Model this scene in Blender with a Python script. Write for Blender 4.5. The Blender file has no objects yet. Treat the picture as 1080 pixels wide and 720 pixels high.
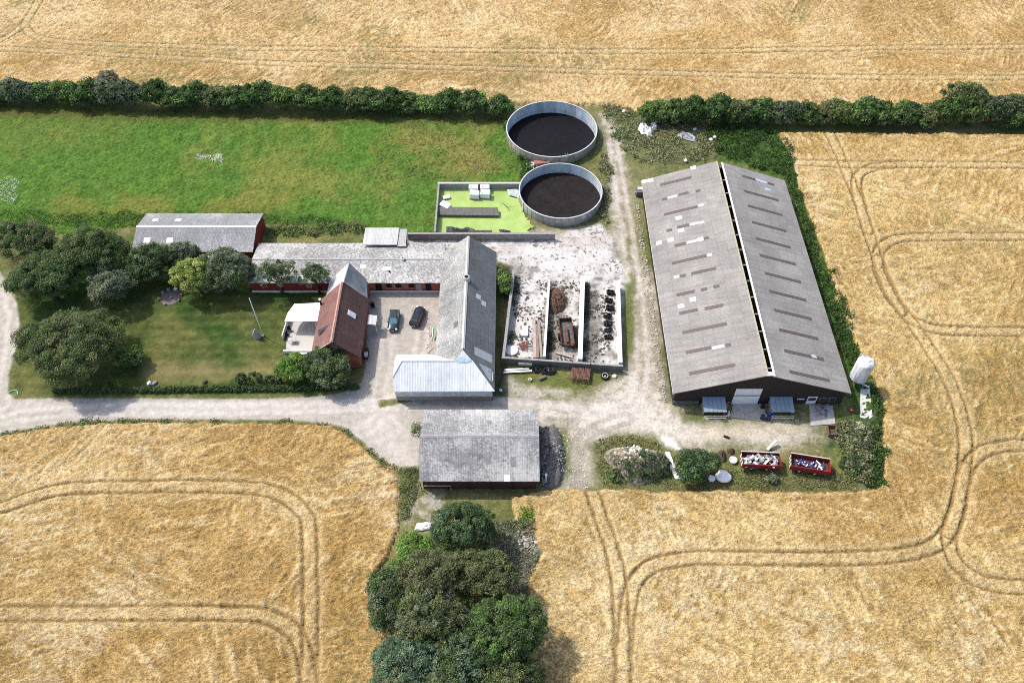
import bpy, math, random
import numpy as np
from mathutils import Vector, Matrix

random.seed(7); RNG = np.random.default_rng(11)
SC = bpy.context.scene; COL = SC.collection
FOC, PITCH, CAMH = 880.0, math.radians(51), 105.0      # pixels of a 1080 wide picture, tilt, flying height
SP, CP = math.sin(PITCH), math.cos(PITCH)

def P(x, y, z=0.0):
    """survey: picture point (1080x720) at height z -> world point"""
    dx = (x - 540) / FOC; dy = (360 - y) / FOC
    t = (CAMH - z) / (SP - dy * CP)
    return Vector((dx * t, t * (CP + dy * SP), z))
def ray(x, y):
    dx = (x - 540) / FOC; dy = (360 - y) / FOC
    return Vector((dx, CP + dy * SP, -SP + dy * CP))
def on_plane(x, y, p0, n):
    r = ray(x, y); o = Vector((0, 0, CAMH)); n = Vector(n)
    return o + r * ((Vector(p0) - o).dot(n) / r.dot(n))

# ------------------------------------------------------------------ materials
def base_mat(name):
    m = bpy.data.materials.new(name); m.use_nodes = True
    nt = m.node_tree; b = nt.nodes['Principled BSDF']
    b.inputs['Specular IOR Level'].default_value = 0.25
    return m, nt, b
def c4(c): return (c[0], c[1], c[2], 1.0)
def mixc(nt, fac, a, b, blend='MIX'):
    m = nt.nodes.new('ShaderNodeMix'); m.data_type = 'RGBA'; m.blend_type = blend
    for s, v in ((0, fac), (6, a), (7, b)):
        if isinstance(v, bpy.types.NodeSocket): nt.links.new(v, m.inputs[s])
        elif v is not None: m.inputs[s].default_value = v if s == 0 else c4(v)
    return m.outputs[2]
def noise(nt, vec, scale, detail=3, rough=.6, dist=0.0):
    n = nt.nodes.new('ShaderNodeTexNoise'); n.inputs['Scale'].default_value = scale
    n.inputs['Detail'].default_value = detail; n.inputs['Roughness'].default_value = rough; n.inputs['Distortion'].default_value = dist
    if vec is not None: nt.links.new(vec, n.inputs['Vector'])
    return n.outputs['Fac']
def ramp(nt, fac, stops):
    r = nt.nodes.new('ShaderNodeValToRGB'); e = r.color_ramp.elements
    while len(e) < len(stops): e.new(.5)
    for i, (p, c) in enumerate(stops): e[i].position = p; e[i].color = c4(c) if not isinstance(c, (int, float)) else (c, c, c, 1)
    nt.links.new(fac, r.inputs[0]); return r.outputs[0]
def objcoord(nt, scale=(1, 1, 1), rot=(0, 0, 0)):
    t = nt.nodes.new('ShaderNodeTexCoord'); mp = nt.nodes.new('ShaderNodeMapping')
    mp.inputs['Scale'].default_value = scale; mp.inputs['Rotation'].default_value = rot
    nt.links.new(t.outputs['Object'], mp.inputs['Vector']); return mp.outputs[0]
def bump(nt, b, h, strength, dist):
    n = nt.nodes.new('ShaderNodeBump'); n.inputs['Strength'].default_value = strength; n.inputs['Distance'].default_value = dist
    nt.links.new(h, n.inputs['Height']); nt.links.new(n.outputs[0], b.inputs['Normal'])

_M = {}
def plain(name, col, rough=.7, metal=0.0, var=.25, scale=2.0, bmp=0.0, spec=.25):
    if name in _M: return _M[name]
    m, nt, b = base_mat(name)
    v = objcoord(nt); f = noise(nt, v, scale, 4, .65)
    lo = tuple(c * (1 - var) for c in col); hi = tuple(min(1, c * (1 + var)) for c in col)
    nt.links.new(ramp(nt, f, [(.3, lo), (.7, hi)]), b.inputs['Base Color'])
    b.inputs['Roughness'].default_value = rough; b.inputs['Metallic'].default_value = metal; b.inputs['Specular IOR Level'].default_value = spec
    if bmp: bump(nt, b, noise(nt, v, scale * 4, 3), .6, bmp)
    _M[name] = m; return m

def attr_mat(name, scale=2.5, lo=.62, hi=1.35, bs=.6, bd=.15, rough=.95, streak=None, speck=None):
    """ground material: colour laid per vertex, broken up by fine noise and bump"""
    m, nt, b = base_mat(name)
    a = nt.nodes.new('ShaderNodeAttribute'); a.attribute_name = 'Col'
    v = objcoord(nt)
    f = noise(nt, v, scale, 5, .72)
    f2 = noise(nt, v, scale * .22, 4, .6)
    k = ramp(nt, f, [(.3, lo), (.72, hi)])
    c = mixc(nt, 1.0, a.outputs['Color'], k, 'MULTIPLY')
    c = mixc(nt, 1.0, c, ramp(nt, f2, [(.3, .82), (.7, 1.16)]), 'MULTIPLY')
    h = f
    if streak:
        s1 = noise(nt, objcoord(nt, (.7, 2.6, 1), (0, 0, .5)), streak, 4, .68, .8); s2 = noise(nt, objcoord(nt, (.7, 2.6, 1), (0, 0, 2.1)), streak, 4, .68, .8)
        mm = nt.nodes.new('ShaderNodeMix'); nt.links.new(ramp(nt, noise(nt, v, .12, 2), [(.44, 0.0), (.56, 1.0)]), mm.inputs[0]); nt.links.new(s1, mm.inputs[2]); nt.links.new(s2, mm.inputs[3]); s = mm.outputs[0]
        c = mixc(nt, 1.0, c, ramp(nt, s, [(.3, .74), (.55, 1.04), (.75, 1.2)]), 'MULTIPLY')
        ad = nt.nodes.new('ShaderNodeMath'); ad.operation = 'ADD'; nt.links.new(f, ad.inputs[0]); nt.links.new(s, ad.inputs[1]); h = ad.outputs[0]
    if speck:
        n1 = noise(nt, v, speck[0], 5, .7, .4); n2 = noise(nt, v, .22, 3)
        ml = nt.nodes.new('ShaderNodeMath'); ml.operation = 'MULTIPLY_ADD'; ml.inputs[1].default_value = .45; nt.links.new(n2, ml.inputs[0]); nt.links.new(n1, ml.inputs[2])
        c = mixc(nt, ramp(nt, ml.outputs[0], [(speck[1], 0.0), (speck[1] + .05, .9)]), c, speck[2])
    nt.links.new(c, b.inputs['Base Color']); b.inputs['Roughness'].default_value = rough; b.inputs['Specular IOR Level'].default_value = .1
    bump(nt, b, h, bs, bd); return m

def roof_mat(name, base, lichen, lo, hi, lscale=6.0, dark=None, sheet=(1.1, 1.6), along='x', patch=.5, mortar=.75, rough=.85, metal=0.0):
    """fibre-cement or steel sheets: sheet-to-sheet tone, seams, lichen, broad weathering"""
    m, nt, b = base_mat(name)
    v = objcoord(nt, rot=(0, 0, 0 if along == 'x' else math.pi / 2))
    br = nt.nodes.new('ShaderNodeTexBrick'); nt.links.new(v, br.inputs['Vector'])
    br.offset = 0; br.inputs['Scale'].default_value = 1; br.inputs['Brick Width'].default_value = sheet[0]; br.inputs['Row Height'].default_value = sheet[1]
    br.inputs['Mortar Size'].default_value = .03; br.inputs['Mortar Smooth'].default_value = .3; br.inputs['Bias'].default_value = 0
    br.inputs['Color1'].default_value = c4([k * .93 for k in base]); br.inputs['Color2'].default_value = c4([k * 1.06 for k in base]); br.inputs['Mortar'].default_value = c4([k * mortar for k in base])
    c = br.outputs['Color']
    big = noise(nt, v, .16, 5, .65); fine = noise(nt, v, lscale, 4, .75)
    if dark:
        c = mixc(nt, ramp(nt, noise(nt, v, .45, 6, .75, .6), [(.45, 0.0), (.72, .85)]), c, dark)
    if lichen:
        ad = nt.nodes.new('ShaderNodeMath'); ad.operation = 'MULTIPLY_ADD'; ad.inputs[1].default_value = patch; nt.links.new(big, ad.inputs[0]); nt.links.new(fine, ad.inputs[2])
        c = mixc(nt, ramp(nt, ad.outputs[0], [(lo, 0.0), (hi, 1.0)]), c, lichen)
    c = mixc(nt, 1.0, c, ramp(nt, big, [(.3, .86), (.7, 1.1)]), 'MULTIPLY')
    c = mixc(nt, 1.0, c, ramp(nt, noise(nt, v, 9, 3, .7), [(.3, .88), (.7, 1.1)]), 'MULTIPLY')
    nt.links.new(c, b.inputs['Base Color']); b.inputs['Roughness'].default_value = rough; b.inputs['Metallic'].default_value = metal
    c = mixc(nt, 1.0, c, ramp(nt, noise(nt, objcoord(nt, (2.2, .14, 1) if along == 'x' else (.14, 2.2, 1)), 1.0, 4, .7), [(.32, .84), (.5, 1.0), (.7, 1.1)]), 'MULTIPLY'); nt.links.new(c, b.inputs['Base Color'])
    w = nt.nodes.new('ShaderNodeTexWave'); w.inputs['Scale'].default_value = 1.3; nt.links.new(v, w.inputs['Vector'])
    ad = nt.nodes.new('ShaderNodeMath'); ad.operation = 'ADD'; nt.links.new(w.outputs['Fac'], ad.inputs[0]); nt.links.new(br.outputs['Fac'], ad.inputs[1])
    bump(nt, b, ad.outputs[0], .35, .04); return m

def leaf_mat(name):
    m, nt, b = base_mat(name)
    a = nt.nodes.new('ShaderNodeAttribute'); a.attribute_name = 'Col'
    b.inputs['Roughness'].default_value = .7; b.inputs['Specular IOR Level'].default_value = .2
    nt.links.new(a.outputs['Color'], b.inputs['Base Color'])
    tr = nt.nodes.new('ShaderNodeBsdfTranslucent'); mx = nt.nodes.new('ShaderNodeMixShader'); mx.inputs[0].default_value = .38
    nt.links.new(a.outputs['Color'], tr.inputs['Color']); nt.links.new(b.outputs[0], mx.inputs[1]); nt.links.new(tr.outputs[0], mx.inputs[2])
    nt.links.new(mx.outputs[0], nt.nodes['Material Output'].inputs['Surface']); return m
LEAF = leaf_mat('foliage')
BARK = plain('bark', (.09, .07, .05), .95, bmp=.03, scale=5)

# ------------------------------------------------------------------ mesh helpers
class MB:
    def __init__(s): s.v = []; s.f = []
    def add(s, vs, fs):
        o = len(s.v); s.v += [Vector(v) for v in vs]; s.f += [[i + o for i in f] for f in fs]; return s
    def box(s, x0, x1, y0, y1, z0, z1):
        return s.add([(x0, y0, z0), (x1, y0, z0), (x1, y1, z0), (x0, y1, z0), (x0, y0, z1), (x1, y0, z1), (x1, y1, z1), (x0, y1, z1)],
                     [(0, 3, 2, 1), (4, 5, 6, 7), (0, 1, 5, 4), (1, 2, 6, 5), (2, 3, 7, 6), (3, 0, 4, 7)])
    def obox(s, c, size, rz=0.0, tilt=0.0, roll=0.0):
        """box centred at c"""
        M = Matrix.Translation(Vector(c)) @ Matrix.Rotation(rz, 4, 'Z') @ Matrix.Rotation(tilt, 4, 'X') @ Matrix.Rotation(roll, 4, 'Y')
        a, b, d = [q / 2 for q in size]
        vs = [M @ Vector(q) for q in ((-a, -b, -d), (a, -b, -d), (a, b, -d), (-a, b, -d), (-a, -b, d), (a, -b, d), (a, b, d), (-a, b, d))]
        return s.add(vs, [(0, 3, 2, 1), (4, 5, 6, 7), (0, 1, 5, 4), (1, 2, 6, 5), (2, 3, 7, 6), (3, 0, 4, 7)])
    def panel(s, pts, th=.08, n=None):
        """flat polygon with thickness th below it"""
        pts = [Vector(p) for p in pts]
        if n is None:
            n = Vector((0, 0, 0))
            for i in range(len(pts)): n += pts[i].cross(pts[(i + 1) % len(pts)])
            n.normalize()
            if n.z < -1e-4: pts.reverse(); n = -n
        k = len(pts)
        return s.add(pts + [p - n * th for p in pts], [list(range(k)), list(range(2 * k - 1, k - 1, -1))] + [(i, i + k, (i + 1) % k + k, (i + 1) % k) for i in range(k)])
    def prism(s, pts, z0, z1):
        k = len(pts); a = sum(pts[i][0] * pts[(i + 1) % k][1] - pts[(i + 1) % k][0] * pts[i][1] for i in range(k))
        if a < 0: pts = pts[::-1]
        return s.add([(p[0], p[1], z0) for p in pts] + [(p[0], p[1], z1) for p in pts], [list(range(k - 1, -1, -1)), list(range(k, 2 * k))] + [(i, (i + 1) % k, (i + 1) % k + k, i + k) for i in range(k)])
    def tube(s, pts, rad, n=8, cap=True):
        pts = [Vector(p) for p in pts]; rad = rad if isinstance(rad, (list, tuple)) else [rad] * len(pts); o = len(s.v); vs = []
        for i, p in enumerate(pts):
            d = (pts[min(i + 1, len(pts) - 1)] - pts[max(i - 1, 0)]).normalized()
            a = d.cross(Vector((0, 0, 1)) if abs(d.z) < .95 else Vector((0, 1, 0))).normalized(); b = d.cross(a)
            vs += [p + (a * math.cos(2 * math.pi * j / n) + b * math.sin(2 * math.pi * j / n)) * rad[i] for j in range(n)]
        fs = [(i * n + j, i * n + (j + 1) % n, (i + 1) * n + (j + 1) % n, (i + 1) * n + j) for i in range(len(pts) - 1) for j in range(n)]
        if cap: fs += [list(range(n - 1, -1, -1)), list(range((len(pts) - 1) * n, len(pts) * n))]
        return s.add(vs, fs)
    def lathe(s, c, prof, n=24):
        vs = [(c[0] + r * math.cos(2 * math.pi * j / n), c[1] + r * math.sin(2 * math.pi * j / n), c[2] + z) for r, z in prof for j in range(n)]
        fs = [(i * n + j, i * n + (j + 1) % n, (i + 1) * n + (j + 1) % n, (i + 1) * n + j) for i in range(len(prof) - 1) for j in range(n)]
        return s.add(vs, fs)
    def rock(s, c, r, sq=.7, n=9, rnd=None):
        rnd = rnd or random; m = 6; vs = []; fs = []
        jit = [[1 + rnd.uniform(-.22, .22) for _ in range(n)] for _ in range(m + 1)]
        rr = r if isinstance(r, (tuple, list)) else (r, r, r * sq); a0 = rnd.uniform(0, 6)
        for i in range(m + 1):
            th = math.pi * i / m
            for j in range(n):
                k = jit[i][j] if 0 < i < m else 1; ph = 2 * math.pi * j / n
                x, y = rr[0] * math.sin(th) * math.cos(ph) * k, rr[1] * math.sin(th) * math.sin(ph) * k
                vs.append((c[0] + x * math.cos(a0) - y * math.sin(a0), c[1] + x * math.sin(a0) + y * math.cos(a0), c[2] + rr[2] * math.cos(th) * k))
        fs = [(i * n + j, (i + 1) * n + j, (i + 1) * n + (j + 1) % n, i * n + (j + 1) % n) for i in range(m) for j in range(n)]
        return s.add(vs, fs)

def world_loc(o):
    p = Vector((0, 0, 0))
    while o: p += o.location; o = o.parent
    return p
def link_mesh(name, me, mat, parent):
    o = bpy.data.objects.new(name, me); COL.objects.link(o)
    if mat: me.materials.append(mat)
    if parent: o.parent = parent
    return o
def obj(name, mb, mat, parent=None, smooth=False, bevel=0.0, local=False):
    off = Vector((0, 0, 0)) if (local or parent is None) else world_loc(parent)
    me = bpy.data.meshes.new(name); me.from_pydata([tuple(v - off) for v in mb.v], [], mb.f); me.validate(); me.update()
    if smooth: me.polygons.foreach_set('use_smooth', [True] * len(me.polygons))
    o = link_mesh(name, me, mat, parent)
    if bevel:
        b = o.modifiers.new('bevel', 'BEVEL'); b.width = bevel; b.segments = 2; b.limit_method = 'ANGLE'
    return o
def tag(o, label=None, cat=None, group=None, kind=None):
    if label: o['label'] = label
    if cat: o['category'] = cat
    if group: o['group'] = group
    if kind: o['kind'] = kind
    return o
def thing(name, label, cat, loc=(0, 0, 0), rz=0.0, group=None):
    o = bpy.data.objects.new(name, None); COL.objects.link(o); o.location = loc; o.rotation_euler.z = rz; o.empty_display_size = .2
    return tag(o, label, cat, group)
def single(name, mb, mat, label, cat, group=None, smooth=False, bevel=0.0):
    """a thing that is one mesh, its origin at its base"""
    c = sum(mb.v, Vector()) / len(mb.v); c.z = min(v.z for v in mb.v)
    mb.v = [v - c for v in mb.v]
    o = obj(name, mb, mat, None, smooth, bevel); o.location = c
    return tag(o, label, cat, group)
def dup(root, loc, rz=0.0, label=None, group=None, scale=None):
    def cp(o, par):
        c = o.copy(); COL.objects.link(c); c.parent = par
        for ch in o.children: cp(ch, c)
        return c
    r = cp(root, None); r.location = loc; r.rotation_euler.z = rz
    if scale: r.scale = scale
    if label: r['label'] = label
    if group: r['group'] = group
    return r
def quads_mesh(name, verts, cols):
    """verts (n,4,3), cols (n,3) -> quad soup with colour attribute"""
    n = len(verts); me = bpy.data.meshes.new(name)
    me.vertices.add(n * 4); me.loops.add(n * 4); me.polygons.add(n)
    me.vertices.foreach_set('co', verts.reshape(-1).astype(np.float32))
    me.loops.foreach_set('vertex_index', np.arange(n * 4, dtype=np.int32))
    me.polygons.foreach_set('loop_start', np.arange(0, n * 4, 4, dtype=np.int32)); me.polygons.foreach_set('loop_total', np.full(n, 4, dtype=np.int32))
    a = me.attributes.new('Col', 'FLOAT_COLOR', 'POINT')
    a.data.foreach_set('color', np.concatenate([np.repeat(cols, 4, 0), np.ones((n * 4, 1))], 1).astype(np.float32).reshape(-1))
    me.update(); return me

# ------------------------------------------------------------------ numpy noise and distance fields
def vnoise(x, y, seed):
    r = np.random.default_rng(seed); T = r.random((256, 256)).astype(np.float32)
    xi = np.floor(x).astype(np.int64); yi = np.floor(y).astype(np.int64); fx = (x - xi); fy = (y - yi)
    fx = fx * fx * (3 - 2 * fx); fy = fy * fy * (3 - 2 * fy)
    a = T[xi & 255, yi & 255]; b = T[(xi + 1) & 255, yi & 255]; c = T[xi & 255, (yi + 1) & 255]; d = T[(xi + 1) & 255, (yi + 1) & 255]
    return (a * (1 - fx) + b * fx) * (1 - fy) + (c * (1 - fx) + d * fx) * fy
def fbm(x, y, s, seed, oct=4, g=.55):
    t = 0; a = 1; w = 0
    ca, sa = .8, .6
    for i in range(oct):
        t = t + a * vnoise(x * s + 17.3 * i, y * s + 9.1 * i, seed + i); w += a; a *= g; s *= 2.03
        x, y = ca * x - sa * y, sa * x + ca * y
    return t / w
def sstep(a, b, x):
    t = np.clip((x - a) / (b - a), 0, 1); return t * t * (3 - 2 * t)
def seg_dist(X, Y, pts, closed, sel=None):
    best = np.full(X.shape, 1e9, np.float32); n = len(pts)
    for i in range(n if closed else n - 1):
        ax, ay = pts[i]; bx, by = pts[(i + 1) % n]; dx, dy = bx - ax, by - ay; L = dx * dx + dy * dy + 1e-9
        t = np.clip(((X - ax) * dx + (Y - ay) * dy) / L, 0, 1)
        best = np.minimum(best, (X - ax - t * dx) ** 2 + (Y - ay - t * dy) ** 2)
    return np.sqrt(best)
def poly_sd(X, Y, pts, margin=8.0):
    """signed distance, positive inside; exact within margin of the box, else -margin"""
    out = np.full(X.shape, -margin, np.float32)
    xs = [p[0] for p in pts]; ys = [p[1] for p in pts]
    m = (X > min(xs) - margin) & (X < max(xs) + margin) & (Y > min(ys) - margin) & (Y < max(ys) + margin)
    x = X[m]; y = Y[m]; ins = np.zeros(x.shape, bool); n = len(pts)
    for i in range(n):
        ax, ay = pts[i]; bx, by = pts[(i + 1) % n]
        if ay == by: continue
        cr = ((ay > y) != (by > y)) & (x < (bx - ax) * (y - ay) / (by - ay) + ax); ins ^= cr
    d = seg_dist(x, y, pts, True); out[m] = np.where(ins, d, -d); return out
def W(px): return [tuple(P(a, b)[:2]) for a, b in px]
def smooth_line(pts, it=3):
    for _ in range(it):
        q = [pts[0]]
        for a, b in zip(pts, pts[1:]): q += [(a[0] * .75 + b[0] * .25, a[1] * .75 + b[1] * .25), (a[0] * .25 + b[0] * .75, a[1] * .25 + b[1] * .75)]
        pts = q + [pts[-1]]
    return pts

# ------------------------------------------------------------------ THE GROUND: one lattice split into the surfaces of the setting
def build_ground():
    ys = [14.0]
    while ys[-1] < 224: ys.append(ys[-1] + .15 + (ys[-1] - 14) / 210 * .17)
    ys = np.array(ys); xs = np.arange(-158, 158.01, .24)
    X, Y = np.meshgrid(xs, ys, indexing='xy'); X = X.astype(np.float32); Y = Y.astype(np.float32)
    ny, nx = X.shape
    j1 = (fbm(X, Y, .35, 3, 4) - .5); j2 = (fbm(X, Y, 1.7, 8, 3) - .5)
    big = fbm(X, Y, .03, 21, 5); mid = fbm(X, Y, .13, 31, 5); fine = fbm(X, Y, .9, 41, 4); tiny = vnoise(X * 3.7, Y * 3.7, 51); rnd = np.random.default_rng(5).random(X.shape).astype(np.float32)
    def sd(px, jit=.5, jf=.25, m=8.0, world=False):
        return poly_sd(X, Y, px if world else W(px), m) + j1 * 2 * jit + j2 * 2 * jf
    Z = (j1 * .12 + j2 * .08).astype(np.float32)
    C = np.zeros((ny, nx, 3), np.float32); K = np.zeros((ny, nx), np.int8)
    def lay(mask, col):
        m = np.clip(mask, 0, 1)[..., None]; C[:] = C * (1 - m) + np.asarray(col, np.float32) * m
    def mix(a, b, t): t = np.clip(t, 0, 1)[..., None]; return np.asarray(a, np.float32) * (1 - t) + np.asarray(b, np.float32) * t
    # rough grass and bare soil everywhere first
    C[:] = mix((.085, .105, .03), (.19, .17, .075), sstep(.35, .7, mid * .6 + fine * .4))
    # --- meadow
    meadow = sd([(-260, 104), (0, 112), (270, 119), (540, 125), (551, 165), (547, 194), (463, 194), (459, 247), (384, 248), (278, 252), (278, 238), (140, 240), (60, 248), (-260, 240)], .3, .2)
    K[meadow > 0] = 1
    g = mix((.082, .165, .026), (.19, .2, .05), sstep(.44, .68, big * .55 + mid * .45))
    g = g * (.6 + .55 * fine[..., None]) * (.75 + .5 * rnd[..., None])
    lay(sstep(-.6, .6, meadow), np.zeros(3)); m = sstep(-.6, .6, meadow)[..., None]; C += g * m
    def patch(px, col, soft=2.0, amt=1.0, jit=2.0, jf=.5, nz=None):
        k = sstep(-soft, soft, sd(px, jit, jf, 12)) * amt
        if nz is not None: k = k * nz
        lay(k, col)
    patch([(420, 135), (520, 133), (548, 170), (548, 192), (440, 192), (430, 160)], (.2, .175, .05), 4, .6, 4, nz=sstep(.35, .6, mid))
    patch([(300, 150), (420, 140), (440, 175), (330, 190), (200, 205), (180, 180)], (.16, .175, .035), 5, .4, 5, nz=sstep(.4, .6, mid))
    patch([(-40, 120), (150, 120), (120, 150), (20, 160), (-40, 160)], (.13, .15, .035), 4, .4, 4)
    patch([(60, 200), (190, 190), (330, 205), (330, 232), (60, 232)], (.19, .165, .04), 4, .6, 4, nz=sstep(.35, .6, mid))
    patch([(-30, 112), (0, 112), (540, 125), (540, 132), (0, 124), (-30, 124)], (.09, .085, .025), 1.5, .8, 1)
    patch([(278, 232), (330, 236), (384, 242), (384, 250), (278, 252)], (.16, .15, .06), 1.5, .8, 1)
    patch([(70, 228), (300, 224), (385, 236), (385, 244), (300, 236), (140, 232), (60, 244)], (.05, .11, .018), 1.5, .8, 1.2)
    Z += np.where(meadow > 0, (fine - .5) * .4 + (tiny - .5) * .15 + (rnd - .5) * .2, 0)
    # --- lawn
    lawn = sd([(14, 316), (25, 300), (60, 262), (140, 262), (262, 302), (345, 306), (332, 345), (327, 372), (330, 415), (60, 417), (20, 416), (14, 400), (22, 350)], .2, .12)
    K[lawn > 0] = 2
    st = .5 + .5 * np.sin(Y * 3.2 + j1 * 2)
    g = mix((.034, .07, .015), (.112, .118, .036), sstep(.38, .66, mid * .6 + big * .3 + .1 * fine + (.08 * (90 - Y) / 10)))
    g = g * (.86 + .2 * st[..., None]) * (.6 + .6 * fine[..., None]) * (.85 + .3 * rnd[..., None]); m = sstep(-.5, .5, lawn)[..., None]; C[:] = C * (1 - m) + g * m
    patch([(150, 385), (300, 385), (300, 398), (150, 400)], (.24, .19, .085), 2, .7, 2)
    # --- weeds and soil zones on the rough ground
    weeds = [([(760, 128), (828, 140), (853, 230), (880, 300), (908, 370), (926, 420), (926, 512), (895, 505), (880, 460), (900, 445), (893, 400), (870, 330), (835, 215), (828, 190), (755, 168), (735, 140)], (.045, .095, .018), .5),
             ([(530, 125), (548, 170), (548, 192), (566, 185), (548, 160), (534, 130)], (.05, .1, .022), .5),
             ([(640, 112), (740, 130), (760, 165), (700, 180), (655, 190), (640, 150)], (.11, .12, .05), .25),
             ([(632, 130), (650, 150), (645, 200), (640, 240), (630, 235), (638, 180)], (.1, .105, .045), .25),
             ([(880, 440), (926, 430), (930, 512), (880, 512), (862, 470)], (.055, .085, .028), .45),
             ([(528, 545), (575, 555), (575, 600), (555, 640), (520, 640), (520, 560)], (.095, .1, .06), .35),
             ([(525, 272), (540, 280), (529, 350), (524, 418), (540, 418), (530, 300)], (.05, .045, .035), .1)]
    for px, col, h in weeds:
        k = sstep(-1, 1, sd(px, 1, .6, 6)); lay(k * (.65 + .35 * sstep(.3, .6, fine)), col)
        Z += k * ((fine - .35) * h * 1.4 + (tiny - .5) * h * .5)
    patch([(655, 296), (664, 330), (660, 372), (650, 395), (615, 408), (535, 405), (535, 392), (656, 393)], (.12, .125, .035), .8, .9, .6)
    patch([(536, 398), (560, 404), (600, 412), (560, 420), (536, 418)], (.42, .38, .31), 1, .8, 1)
    patch([(722, 436), (745, 436), (745, 446), (725, 446)], (.1, .115, .035), 1, .9, .6)
    patch([(640, 150), (690, 160), (676, 260), (690, 420), (708, 430), (700, 440), (676, 420), (660, 250)], (.17, .165, .07), 1.5, .6, 1)
    patch([(664, 250), (672, 320), (678, 380), (672, 380), (666, 320), (660, 262)], (.1, .12, .035), .7, .8, .5)
    patch([(560, 444), (600, 450), (618, 470), (612, 515), (570, 515)], (.17, .165, .075), 1.5, .8, 1.2)
    patch([(583, 450), (596, 462), (598, 495), (585, 515), (577, 515), (588, 480)], (.1, .125, .03), .8, .9, .6)
    patch([(622, 470), (650, 458), (690, 462), (712, 480), (700, 515), (635, 516)], (.12, .12, .045), 1, .9, 1)
    patch([(700, 497), (900, 470), (905, 517), (700, 517)], (.13, .135, .045), 1.5, .9, 1.4)
    patch([(640, 508), (905, 512), (905, 519), (640, 517)], (.1, .08, .04), .5, .6, .5)
    patch([(421, 492), (442, 492), (440, 520), (420, 560)], (.085, .11, .035), .6, .9, .6)
    patch([(436, 515), (470, 515), (480, 545), (450, 560), (425, 552)], (.33, .31, .27), 1, .8, 1.2, nz=sstep(.4, .6, fine))
    patch([(442, 514), (545, 514), (545, 521), (442, 521)], (.1, .115, .04), .7, .7, .6)
    patch([(543, 545), (570, 562), (566, 582), (548, 572)], (.5, .47, .44), .6, .8, .8, nz=sstep(.45, .55, fine))
    # --- roads and hard ground
    road = sd([(-200, 240), (-60, 262), (0, 287), (9, 302), (18, 322), (20.5, 345), (15, 372), (9, 395), (8, 414), (15, 421), (44, 420), (155, 420), (266, 421), (333, 418), (360, 415), (384, 402), (387, 378), (400, 430), (460, 418), (520, 418), (560, 420), (600, 424), (630, 424), (640, 452), (570, 450), (565, 440), (447, 440), (441, 491), (420, 492), (402, 485), (384, 466), (360, 449), (311, 443), (222, 442), (133, 442), (67, 446), (0, 457), (-120, 480), (-300, 480), (-300, 240)], .12, .1)
    court = sd([(386, 300), (470, 298), (460, 373), (440, 420), (384, 421), (380, 408), (388, 385)], .1, .06)
    yard = sd([(560, 420), (600, 424), (628, 418), (650, 400), (664, 372), (668, 340), (662, 300), (654, 262), (700, 300), (692, 380), (706, 428), (742, 448), (800, 446), (858, 447), (868, 462), (820, 471), (775, 470), (720, 472), (690, 464), (655, 458), (632, 470), (622, 517), (590, 519), (590, 500), (600, 470), (596, 452), (566, 446)], 1.0, .5)
    track = sd([(632, 120), (652, 130), (662, 190), (672, 250), (684, 330), (700, 420), (660, 420), (664, 330), (656, 270), (640, 215), (646, 180)], .7, .4)
    conc = sd([(430, 252), (586, 252), (600, 243), (634, 236), (650, 262), (660, 296), (656, 392), (530, 380), (543, 281), (524, 276), (500, 262), (430, 262)], .25, .2)
    rut = np.abs(np.sin((X + .15 * Y) * 1.1 + j1 * 4))
    def surf(s, k, col, w=.35, zf=.15):
        m = sstep(-w, w, s)[..., None]; C[:] = C * (1 - m) + col * m
        kk = s > 0; K[kk] = k; q = np.clip(s / .8 + .5, 0, 1); Z[:] = Z * (1 - q) + (Z * zf) * q
    surf(track, 5, mix((.27, .235, .17), (.43, .39, .335), sstep(.4, .65, mid * .4 + fine * .6)), 1.2, .5)
    patch([(650, 180), (668, 180), (690, 330), (700, 415), (694, 415), (680, 330), (660, 230)], (.2, .18, .1), .6, .45, .5)
    surf(road, 3, mix((.318, .292, .25), (.412, .382, .332), mid * .5 + fine * .5), .25)
    patch([(20, 425), (330, 424), (400, 420), (400, 430), (330, 433), (20, 434)], (.5, .46, .44), .5, .5, .6)
    patch([(380, 440), (420, 436), (440, 490), (415, 490)], (.47, .43, .38), 1, .6, 1)
    surf(yard, 6, mix((.28, .245, .19), (.5, .455, .39), sstep(.35, .65, mid * .5 + fine * .5)), 2.2, .5)
    patch([(596, 462), (622, 462), (618, 516), (590, 516)], (.16, .17, .09), 1.5, .55, 1, nz=sstep(.42, .6, fine))
    patch([(690, 452), (708, 462), (716, 474), (700, 470)], (.72, .69, .65), .6, .9, .6)
    patch([(740, 452), (850, 448), (850, 458), (740, 464)], (.45, .38, .26), 1, .5, 1)
    surf(court, 4, mix((.315, .286, .246), (.395, .362, .318), mid * .4 + fine * .6), .2)
    patch([(396, 306), (402, 306), (398, 375), (390, 395), (386, 385)], (.34, .31, .285), .4, .5, .3)
    surf(conc, 7, mix((.2, .185, .165), (.55, .53, .5), sstep(.36, .58, mid * .5 + fine * .5)), .5)
    patch([(520, 257), (640, 257), (655, 290), (545, 282)], (.58, .55, .525), 1.5, .7, 1.2)
    patch([(560, 243), (650, 246), (655, 270), (600, 270)], (.45, .4, .36), 1.5, .7, 1.5, nz=sstep(.42, .6, mid))
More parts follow.
